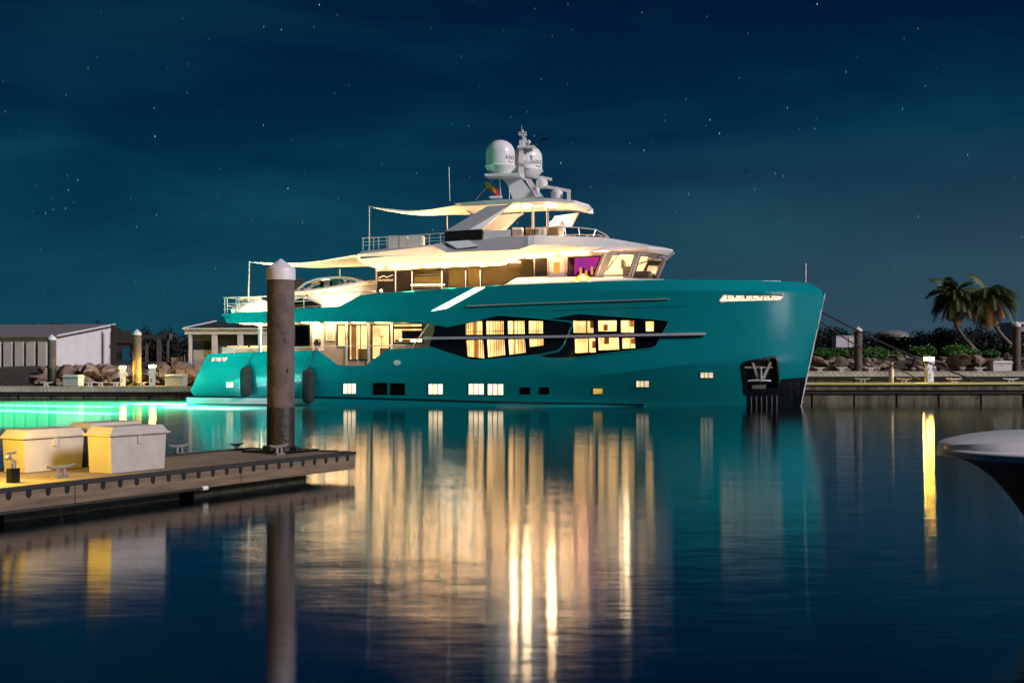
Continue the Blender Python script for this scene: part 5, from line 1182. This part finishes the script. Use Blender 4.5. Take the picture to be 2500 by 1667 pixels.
for px, py, s_ in ((2002, 886, .8), (2050, 888, .7), (2340, 880, .75), (2390, 882, .7), (2430, 884, .65), (2240, 884, .6), (2290, 888, .6), (2470, 890, .6), (2150, 893, .7)): rock(px, py, 104, s_, rr)
# a broken wall block and pipe left of the stern
v = WP(q(6, 1960, 570), 105); tag(box('concrete_block', v, (.75, .8, .9), 'rock'), 'square broken concrete block on the rocks behind the left dock', 'block')
a = WP(q(6, 1975, 580), 104); b = WP(q(6, 2090, 625), 103.4); tag(tube('concrete_pipe', [a, b], .25, 'rock', None, 12), 'short concrete pipe leaning down the rocks beside the block', 'pipe')
for k, (x0, x1) in enumerate(((1770, 1850), (1955, 2060), (2065, 2190))):
    v = WP(q(6, (x0+x1)/2, 680), 101.5); tag(box('seawall_block', v, ((x1-x0)*.22109/F*101.5*.97, .9, .62), 'rock', bevel=.05), ('leftmost seawall block behind the bright pedestal', 'middle seawall block behind the dock box by the stern', 'seawall block nearest the yacht stern')[k], 'block', 'seawall blocks')

# ================================================================== buildings
# metal shed at the left
SB = WP(q(6, 0, 612), 112).z
shed = empty('metal_shed', 'grey corrugated metal shed with open column bays at the left', 'building', (0, 0, 0), 0)
C0 = WP(q(6, 605, 612), 112); R0 = WP(q(6, 1225, 600), 122.5); gdir = Vector((R0.x-C0.x, R0.y-C0.y, 0)); gl = gdir.length; gdir.normalize(); edir = Vector((-gdir.y, gdir.x, 0))
if edir.x > 0: edir = -edir
ez = WP(q(6, 605, 272), 112).z; rz_ = WP(q(6, 1222, 155), 122.5).z
def G(u, e, z): return Vector((C0.x, C0.y, 0))+gdir*u+edir*e+Vector((0, 0, z))
# corrugated end wall made of upright panels
npn = 26
for i in range(npn):
    u0, u1 = gl*i/npn, gl*(i+1)/npn; z0_, z1_ = ez+(rz_-ez)*i/npn, ez+(rz_-ez)*(i+1)/npn; um = (u0+u1)/2; nrm = Vector((-edir.x, -edir.y, 0))
    P = [G(u0, 0, SB-.4), G(um, 0, SB-.4)+nrm*.07, G(u1, 0, SB-.4), G(u1, 0, z1_), G(um, 0, (z0_+z1_)/2)+nrm*.07, G(u0, 0, z0_)]
    raw('wall_panel', P, [(0, 1, 4, 5), (1, 2, 3, 4)], 'shed_metal', shed)
eL = 42.0
rf = raw('roof', [G(-.35, -.35, ez+.02), G(gl, -.35, rz_+.12), G(gl, eL, rz_+.12), G(-.35, eL, ez+.02), G(-.35, -.35, ez-.12), G(gl, -.35, rz_-.02), G(gl, eL, rz_-.02), G(-.35, eL, ez-.12)], [(0, 1, 2, 3), (7, 6, 5, 4), (0, 4, 5, 1), (1, 5, 6, 2), (2, 6, 7, 3), (3, 7, 4, 0)], 'shed_roof', shed)
tube('rake_trim', [G(-.35, -.38, ez), G(gl, -.38, rz_+.08)], .1, 'shed_metal', rf, 6)
raw('eave_beam', [G(0, .0, ez-.5), G(0, eL, ez-.5), G(0, eL, ez-.1), G(0, 0, ez-.1), G(.25, 0, ez-.5), G(.25, eL, ez-.5), G(.25, eL, ez-.1), G(.25, 0, ez-.1)], [(0, 1, 2, 3), (7, 6, 5, 4), (0, 4, 5, 1), (1, 5, 6, 2), (2, 6, 7, 3), (3, 7, 4, 0)], 'shed_column', shed)
raw('back_wall', [G(4, .3, SB-.4), G(4, eL, SB-.4), G(4, eL, ez), G(4, .3, ez)], [(0, 1, 2, 3)], 'old_timber', shed)
raw('low_wall', [G(.6, .3, SB-.4), G(.6, eL, SB-.4), G(.6, eL, SB+1.1), G(.6, .3, SB+1.1)], [(0, 1, 2, 3)], 'shed_board', shed)
for px in (475, 345, 220, 95, -30, -160):
    # where the ray through the column meets the eave line
    dx = (q(6, px, 0)[0]-1250)/F; t = (C0.x-dx*C0.y)/(dx*edir.y-edir.x); p = G(0, t, 0); a = math.atan2(edir.y, edir.x); box('column', (p.x, p.y, (SB-.4+ez-.5)/2), (.75, .35, ez-.5-SB+.4), 'shed_column', shed, rz=a)
# ruined timber frame right of the shed
tf = empty('timber_frame', 'dark ruined timber frame beside the metal shed', 'ruin', (0, 0, 0)); TD = 120
def tb(name, pts, dz=0): tube(name, [WP(q(6, x, y), TD) for x, y in pts], .0, 'old_timber', tf)
for nm, x0, y0, x1, y1, dd in (('post', 1228, 150, 1275, 600, 0), ('beam', 1560, 258, 1885, 302, 0), ('post', 1608, 300, 1640, 560, .5), ('post', 1735, 300, 1778, 560, 0), ('post', 1845, 300, 1866, 560, .5), ('wall_board', 1280, 185, 1345, 540, 2), ('wall_board', 1345, 215, 1440, 400, 2), ('wall_board', 1440, 260, 1565, 470, 2.5), ('beam', 1280, 320, 1560, 350, 1.8)):
    a = WP(q(6, x0, y1), TD+dd); b = WP(q(6, x1, y0), TD+dd); box(nm, ((a.x+b.x)/2, TD+dd, (a.z+b.z)/2), (b.x-a.x, .3, b.z-a.z), 'old_timber' if nm != 'post' or x0 == 1228 else 'shed_board', tf)
box('beam_end', WP(q(6, 1885, 280), TD-.2), (.25, .2, .6), 'shed_board', tf)
# low building behind the stern
SD = 104; lb = empty('low_building', 'low pale building with dark windows behind the yacht stern', 'building', (0, 0, 0))
def B2(x, y): return WP(q(5, x, y), SD)
a = B2(70, 470); b = B2(1100, 470); zt_ = B2(0, 195).z; zb_ = a.z-.6
box('wall', ((a.x+b.x)/2, SD+3.2, (zt_+zb_)/2), (b.x-a.x-.4, .2, zt_-zb_), 'shed_board', lb)
bz0, bz1 = B2(0, 200).z, B2(0, 158).z
box('fascia', ((a.x+b.x)/2-.1, SD, (bz0+bz1)/2), (b.x-a.x+.3, .3, bz1-bz0), 'shed_column', lb); box('roof_edge', ((a.x+b.x)/2-.1, SD-.1, bz1+.06), (b.x-a.x+.6, .5, .1), 'shed_metal', lb)
pk = WP(q(5, 315, 90), SD+5)
raw('roof', [(a.x-.3, SD-.2, bz1+.1), (b.x+.3, SD-.2, bz1+.1), (b.x+.3, SD+5, pk.z+.2), (pk.x, SD+5, pk.z)], [(0, 1, 2, 3)], 'roof_teal', lb)
tube('hip_trim', [(a.x-.3, SD-.25, bz1+.12), (pk.x, SD+4.9, pk.z+.06)], .06, 'shed_metal', lb, 6)
for x0, x1 in ((75, 100), (276, 322), (500, 546), (720, 766)): u = B2(x0, 0).x; w = B2(x1, 0).x; box('column', ((u+w)/2, SD+.05, (bz0+zb_)/2), (w-u, .3, bz0-zb_), 'shed_column', lb)
for x0, x1, y0, y1, m_ in ((104, 274, 258, 330, 'hole_dark'), (104, 274, 335, 470, 'grey_panel'), (104, 274, 205, 255, 'shed_board'), (324, 498, 205, 300, 'dark_panel'), (548, 718, 200, 300, 'dark_panel'), (324, 498, 305, 470, 'shed_board'), (548, 718, 305, 470, 'shed_board')):
    u = B2(x0, y1); w = B2(x1, y0); box('window_panel' if m_ in ('hole_dark', 'dark_panel') else 'wall_panel', ((u.x+w.x)/2, SD+.4, (u.z+w.z)/2), (w.x-u.x, .1, w.z-u.z), m_, lb)
tube('downpipe', [B2(85, 180), B2(95, 455)], .06, 'shed_metal', lb, 6)
# distant things right of the bow
v = WP(q(8, 308, 540), 118); bb = empty('storage_container', 'small pale container on the bank right of the bow', 'container', (v.x, v.y, v.z-.5))
box('container_body', (0, 0, .45), (128*.39548/F*118, 1.5, .95), 'shed_metal', bb, bevel=.02); box('container_lid', (0, 0, .96), (132*.39548/F*118, 1.6, .08), 'shed_column', bb); box('container_rib', (.2, -.77, .45), (.06, .04, .9), 'shed_column', bb)
v = WP(q(8, 600, 440), 200); dm = empty('domed_roof', 'pale low domed roof far off beyond the hedge', 'building', (v.x, v.y, v.z-5.2))
lathe('roof_shell', [(2.7, 3.4), (2.6, 3.8), (2.0, 4.2), (1.1, 4.4), (0, 4.45)], (0, 0, 0), 'shed_roof', dm, 24); lathe('drum', [(2.5, -1), (2.5, 3.5)], (0, 0, 0), 'grey_panel', dm, 24)
v = WP(q(8, 1395, 438), 170); fh = empty('distant_house', 'pale flat-roofed house far behind the right-hand pile', 'building', (v.x, v.y, 3.6))
box('wall', (1.5, 0, (v.z-3.6)/2), (6.4, 5, v.z-3.6), 'grey_panel', fh); box('roof', (1.5, 0, v.z-3.6+.15), (7.0, 5.6, .3), 'shed_metal', fh, bevel=.04)
for k in (-.8, 1.4, 3.4): box('window', (k, -2.52, (v.z-3.6)*.6), (1.0, .06, 1.1), 'black_glass', fh)

# ================================================================== vegetation
def leaves(name, blobs, n, size, m, parent=None, seed=1, flat=.5):
    r = random.Random(seed); vs = []; fs = []; tot = sum(b[3]*b[4]*b[5] for b in blobs)
    for (cx, cy, cz, rx, ry, rz) in blobs:
        k = max(6, int(n*rx*ry*rz/tot))
        for _ in range(k):
            a = r.uniform(0, 6.283); b = math.acos(r.uniform(-1, 1)); d = r.random()**.45
            p = Vector((cx+rx*d*math.sin(b)*math.cos(a), cy+ry*d*math.sin(b)*math.sin(a), cz+rz*d*math.cos(b)))
            u = Vector((r.uniform(-1, 1), r.uniform(-1, 1), r.uniform(-.6, 1))).normalized()*size*r.uniform(.6, 1.3); w = u.cross(Vector((r.uniform(-1, 1), r.uniform(-1, 1), r.uniform(-1, 1)))).normalized()*size*flat*r.uniform(.5, 1)
            i = len(vs); vs += [p-u, p+w, p+u, p-w]; fs.append((i, i+1, i+2, i+3))
    me = bpy.data.meshes.new(name); me.from_pydata(vs, [], fs); me.materials.append(MATS[m]); return link(name, me, parent)
rv = random.Random(11)
blobs = []
for i in range(190):
    x = 17+rv.random()*50; hh = 2.3+.35*math.sin(x*.5)+rv.uniform(-.35, .3); blobs.append((x, 122+rv.uniform(-2, 3), 3.0+hh*.42, rv.uniform(.8, 1.6), 1.3, hh*.6))
h_ = leaves('hedge', blobs, 60000, .17, 'leaf_dark', seed=4); tag(h_, 'long dark hedge of dense bushes along the right bank', 'hedge', kind='stuff')
blobs = []
for i in range(34):
    px = rv.uniform(340, 470); v = WP((px, 840), 150); hh = rv.uniform(1.2, 3.6); blobs.append((v.x, 150+rv.uniform(-4, 4), 2.5+hh*.5, rv.uniform(.5, 1.2), 1, hh*.7))
h_ = leaves('thicket', blobs, 9000, .2, 'leaf_dark', seed=6); tag(h_, 'dark scrub thicket behind the ruined timber frame', 'thicket', kind='stuff')
def bush(label, px, py, D, w, h, m, seed):
    v = WP((px, py), D); o = empty('shrub', label, 'shrub', v, 0, 'shrubs on the right bank'); r = random.Random(seed)
    bl = [(r.uniform(-w, w)*.6, r.uniform(-.5, .5), h*r.uniform(.1, .55), w*r.uniform(.3, .5), .6, h*r.uniform(.3, .5)) for _ in range(9)]
    leaves('foliage', bl, 1500, .13, m, o, seed)
    for k in range(4): tube('stem', [(r.uniform(-.3, .3)*w, 0, -.3), (r.uniform(-.6, .6)*w, 0, h*.6)], [.03, .01], 'palm_trunk', o, 5)
bush('dark green shrub below the pale container, left of the near-bow pile', 2035, 880, 111, 1.9, 1.3, 'leaf_green', 1); bush('broad green shrub just right of the near-bow pile', 2125, 878, 110, 1.9, 1.5, 'leaf_green', 2); bush('green shrub in the middle of the right bank, left of the pedestal glow', 2175, 878, 112, 1.3, 1.0, 'leaf_green', 3)
bush('bright green shrub right of the lit pedestal', 2335, 872, 110, 1.4, 1.25, 'leaf_lit', 4); bush('small green shrub below the leaning palm trunks', 2415, 870, 111, .8, .6, 'leaf_green', 5); bush('green shrub at the right edge behind the pile', 2490, 870, 108, 1.3, 1.1, 'leaf_green', 6)
bush('low dark green shrub at the foot of the bow rocks', 1985, 876, 112, 1.5, 1.2, 'leaf_green', 7); bush('dark green shrub behind the yellow pedestal glow', 2262, 868, 113, 1.7, 1.1, 'leaf_green', 8); bush('green shrub left of the left palm trunk', 2375, 864, 114, 1.0, .8, 'leaf_green', 9)
def conifer(label, px, py, top, D, seed):
    v = WP((px, py), D); H = WP((px, top), D).z-v.z; o = empty('conifer_tree', label, 'tree', v, 0, 'dark trees beyond the left buildings'); r = random.Random(seed)
    tube('trunk', [(0, 0, -.5), (.05, 0, H*.95)], [.09, .02], 'palm_trunk', o, 6)
    leaves('crown', [(r.uniform(-.2, .2), r.uniform(-.2, .2), H*(.25+.7*k/7), .85*(1-k/8.5)+.1, .7*(1-k/8.5)+.1, H*.09) for k in range(8)], 900, .16, 'leaf_dark', o, seed)
for i, (px, top, lab) in enumerate(((240, 783, 'dark tree tip above the ridge end of the metal shed'), (415, 807, 'tallest dark tree behind the timber frame'), (450, 813, 'dark tree just left of the low building'))): conifer(lab, px, 872, top, 150, 30+i)
def roundtree(label, px, py, w, h, D, seed):
    v = WP((px, py), D); o = empty('bushy_tree', label, 'tree', (v.x, v.y, 2.4), 0, 'dark trees beyond the left buildings'); zt = v.z-2.4
    tube('trunk', [(0, 0, 0), (0, 0, zt)], [.12, .06], 'palm_trunk', o, 6); leaves('crown', [(w*k*.3, 0, zt-.1*abs(k), w*.5, 1, h) for k in (-1, 0, 1)], 700, .18, 'leaf_dark', o, seed)
roundtree('dark tree top above the middle of the shed roof', 135, 798, 1.6, .5, 150, 50); roundtree('dark tree top above the shed roof at the far left', 78, 801, 1.8, .55, 150, 51)
# palms
def palm(label, crown, base, bend, D, seed, s=1.0):
    r = random.Random(seed); B_ = WP(base, D); C_ = WP(crown, D); o = empty('palm_tree', label, 'palm tree', B_, 0, 'palms on the right bank'); C_ = C_-B_; M_ = WP(bend, D)-B_
    pts = []
    for i in range(15):
        t = i/14; pts.append((Vector((0, 0, -.6))*(1-t)**3)*1.0+M_*3*t*(1-t)**2*.6+M_*3*t*t*(1-t)*1.05+C_*t**3)
    tube('trunk', pts, [.22-.11*i/14 for i in range(15)], 'palm_trunk', o, 10)
    for k in range(54):
        az = r.uniform(0, 6.283); el = R(r.choice([70, 50, 35, 20, 5, -15, -40, -60])+r.uniform(-8, 8)); ln = s*r.uniform(1.9, 2.7)*(.8 if el < -.2 else 1); dead = el < -.2 and r.random() < .75
        d = Vector((math.cos(az)*math.cos(el), math.sin(az)*math.cos(el), math.sin(el))); P = C_.copy(); sp = []
        for i in range(11): sp.append(P.copy()); P = P+d*ln/10; d = (d+Vector((0, 0, -.19-.05*math.cos(el)))).normalized()
        bm = bmesh.new()
        for i in range(10):
            tdir = (sp[i+1]-sp[i]).normalized(); sd_ = tdir.cross(Vector((0, 0, 1))); sd_ = sd_.normalized() if sd_.length > .05 else Vector((1, 0, 0))
            for sgn_ in (-1, 1):
                for hh in (0, .33, .66):
                    a = lerp(sp[i], sp[i+1], hh); L_ = s*.78*math.sin(math.pi*min(.97, (i+hh)/10*.85+.14))*r.uniform(.8, 1.1); tip = a+sd_*sgn_*L_*.75+tdir*L_*.55+Vector((0, 0, -L_*r.uniform(.35, .7))); wv_ = tdir*.045
                    v = [bm.verts.new(a-wv_), bm.verts.new(a+wv_), bm.verts.new(lerp(a, tip, .6)+wv_*.9+Vector((0, 0, .05*L_))), bm.verts.new(tip)]; bm.faces.new(v)
        tube_add(bm, sp, [.03-.0025*i for i in range(11)], 4)
        me = bpy.data.meshes.new('frond'); bm.to_mesh(me); bm.free(); me.materials.append(MATS['palm_brown' if dead else 'palm_green']); link('frond', me, o)
    for k in range(5): a = r.uniform(0, 6.28); lathe('coconut', [(0, -.13), (.09, -.08), (.12, 0), (.09, .08), (0, .13)], C_+Vector((.2*math.cos(a), .2*math.sin(a), -.25)), 'palm_brown', o, 8)
palm('left palm with a thin leaning trunk on the right bank', q(8, 985, 265), q(8, 1150, 592), q(8, 955, 440), 118, 71, 1.25); palm('right palm with the larger drooping crown', q(8, 1192, 262), q(8, 1350, 535), q(8, 1220, 465), 118, 72, 1.5)

# ================================================================== white boat bow at the right edge
BD = 14.5
bw = empty('moored_boat', 'white boat bow poking in at the right edge of the picture', 'boat', WP((2302, 1087), BD)*1.0, 0)
o0 = WP((2302, 1087), BD)
rings = []; NB = 44
for i in range(NB+1):
    t = i/NB; x = 7.5*t**1.6; w = 1.55*(1-(1-t)**2.6)+.03; zt = .13*math.sin(min(1, t*3.0)*1.57); zs = -.05-.05*t
    zk = max(-1.35, -.10-.62*x**2.1); wk = w*.3*t+.01
    rings.append([(x, -w*.5, zt), (x, -w*.85, zt*.6), (x, -w, zs), (x, -w*.97, zs-.06-.06*min(1, 3*t)), (x, -wk, zk), (x, wk, zk), (x, w*.97, zs-.06-.06*min(1, 3*t)), (x, w, zs), (x, w*.85, zt*.6), (x, w*.5, zt)])
bm = bmesh.new(); rv_ = [[bm.verts.new(p) for p in r] for r in rings]
for i in range(NB):
    for k in range(10):
        f = bm.faces.new((rv_[i][k], rv_[i][(k+1) % 10], rv_[i+1][(k+1) % 10], rv_[i+1][k])); f.material_index = 1 if k in (3, 4, 5) else 0
bm.faces.new(rv_[0][::-1]); bm.faces.new(rv_[-1])
bmesh.ops.subdivide_edges(bm, edges=bm.edges[:], cuts=0) if False else None
hullb = finish('bow_hull', bm, ['boat_white', 'boat_shade'], bw, smooth=40)
tube('rub_strip', [(r[2][0], r[2][1]-.01, r[2][2]-.02) for r in rings], .03, 'boat_white', bw, 8)
box('bow_hatch', (3.2, 0, .17), (.7, .6, .04), 'boat_white', bw, bevel=.01)
bw.rotation_euler = (0, 0, R(14))

# tidy: objects must not carry empty labels
for o in SC.objects:
    if o.parent is None and o.type in ('MESH', 'EMPTY') and 'kind' not in o and 'label' not in o: print('UNLABELLED', o.name)
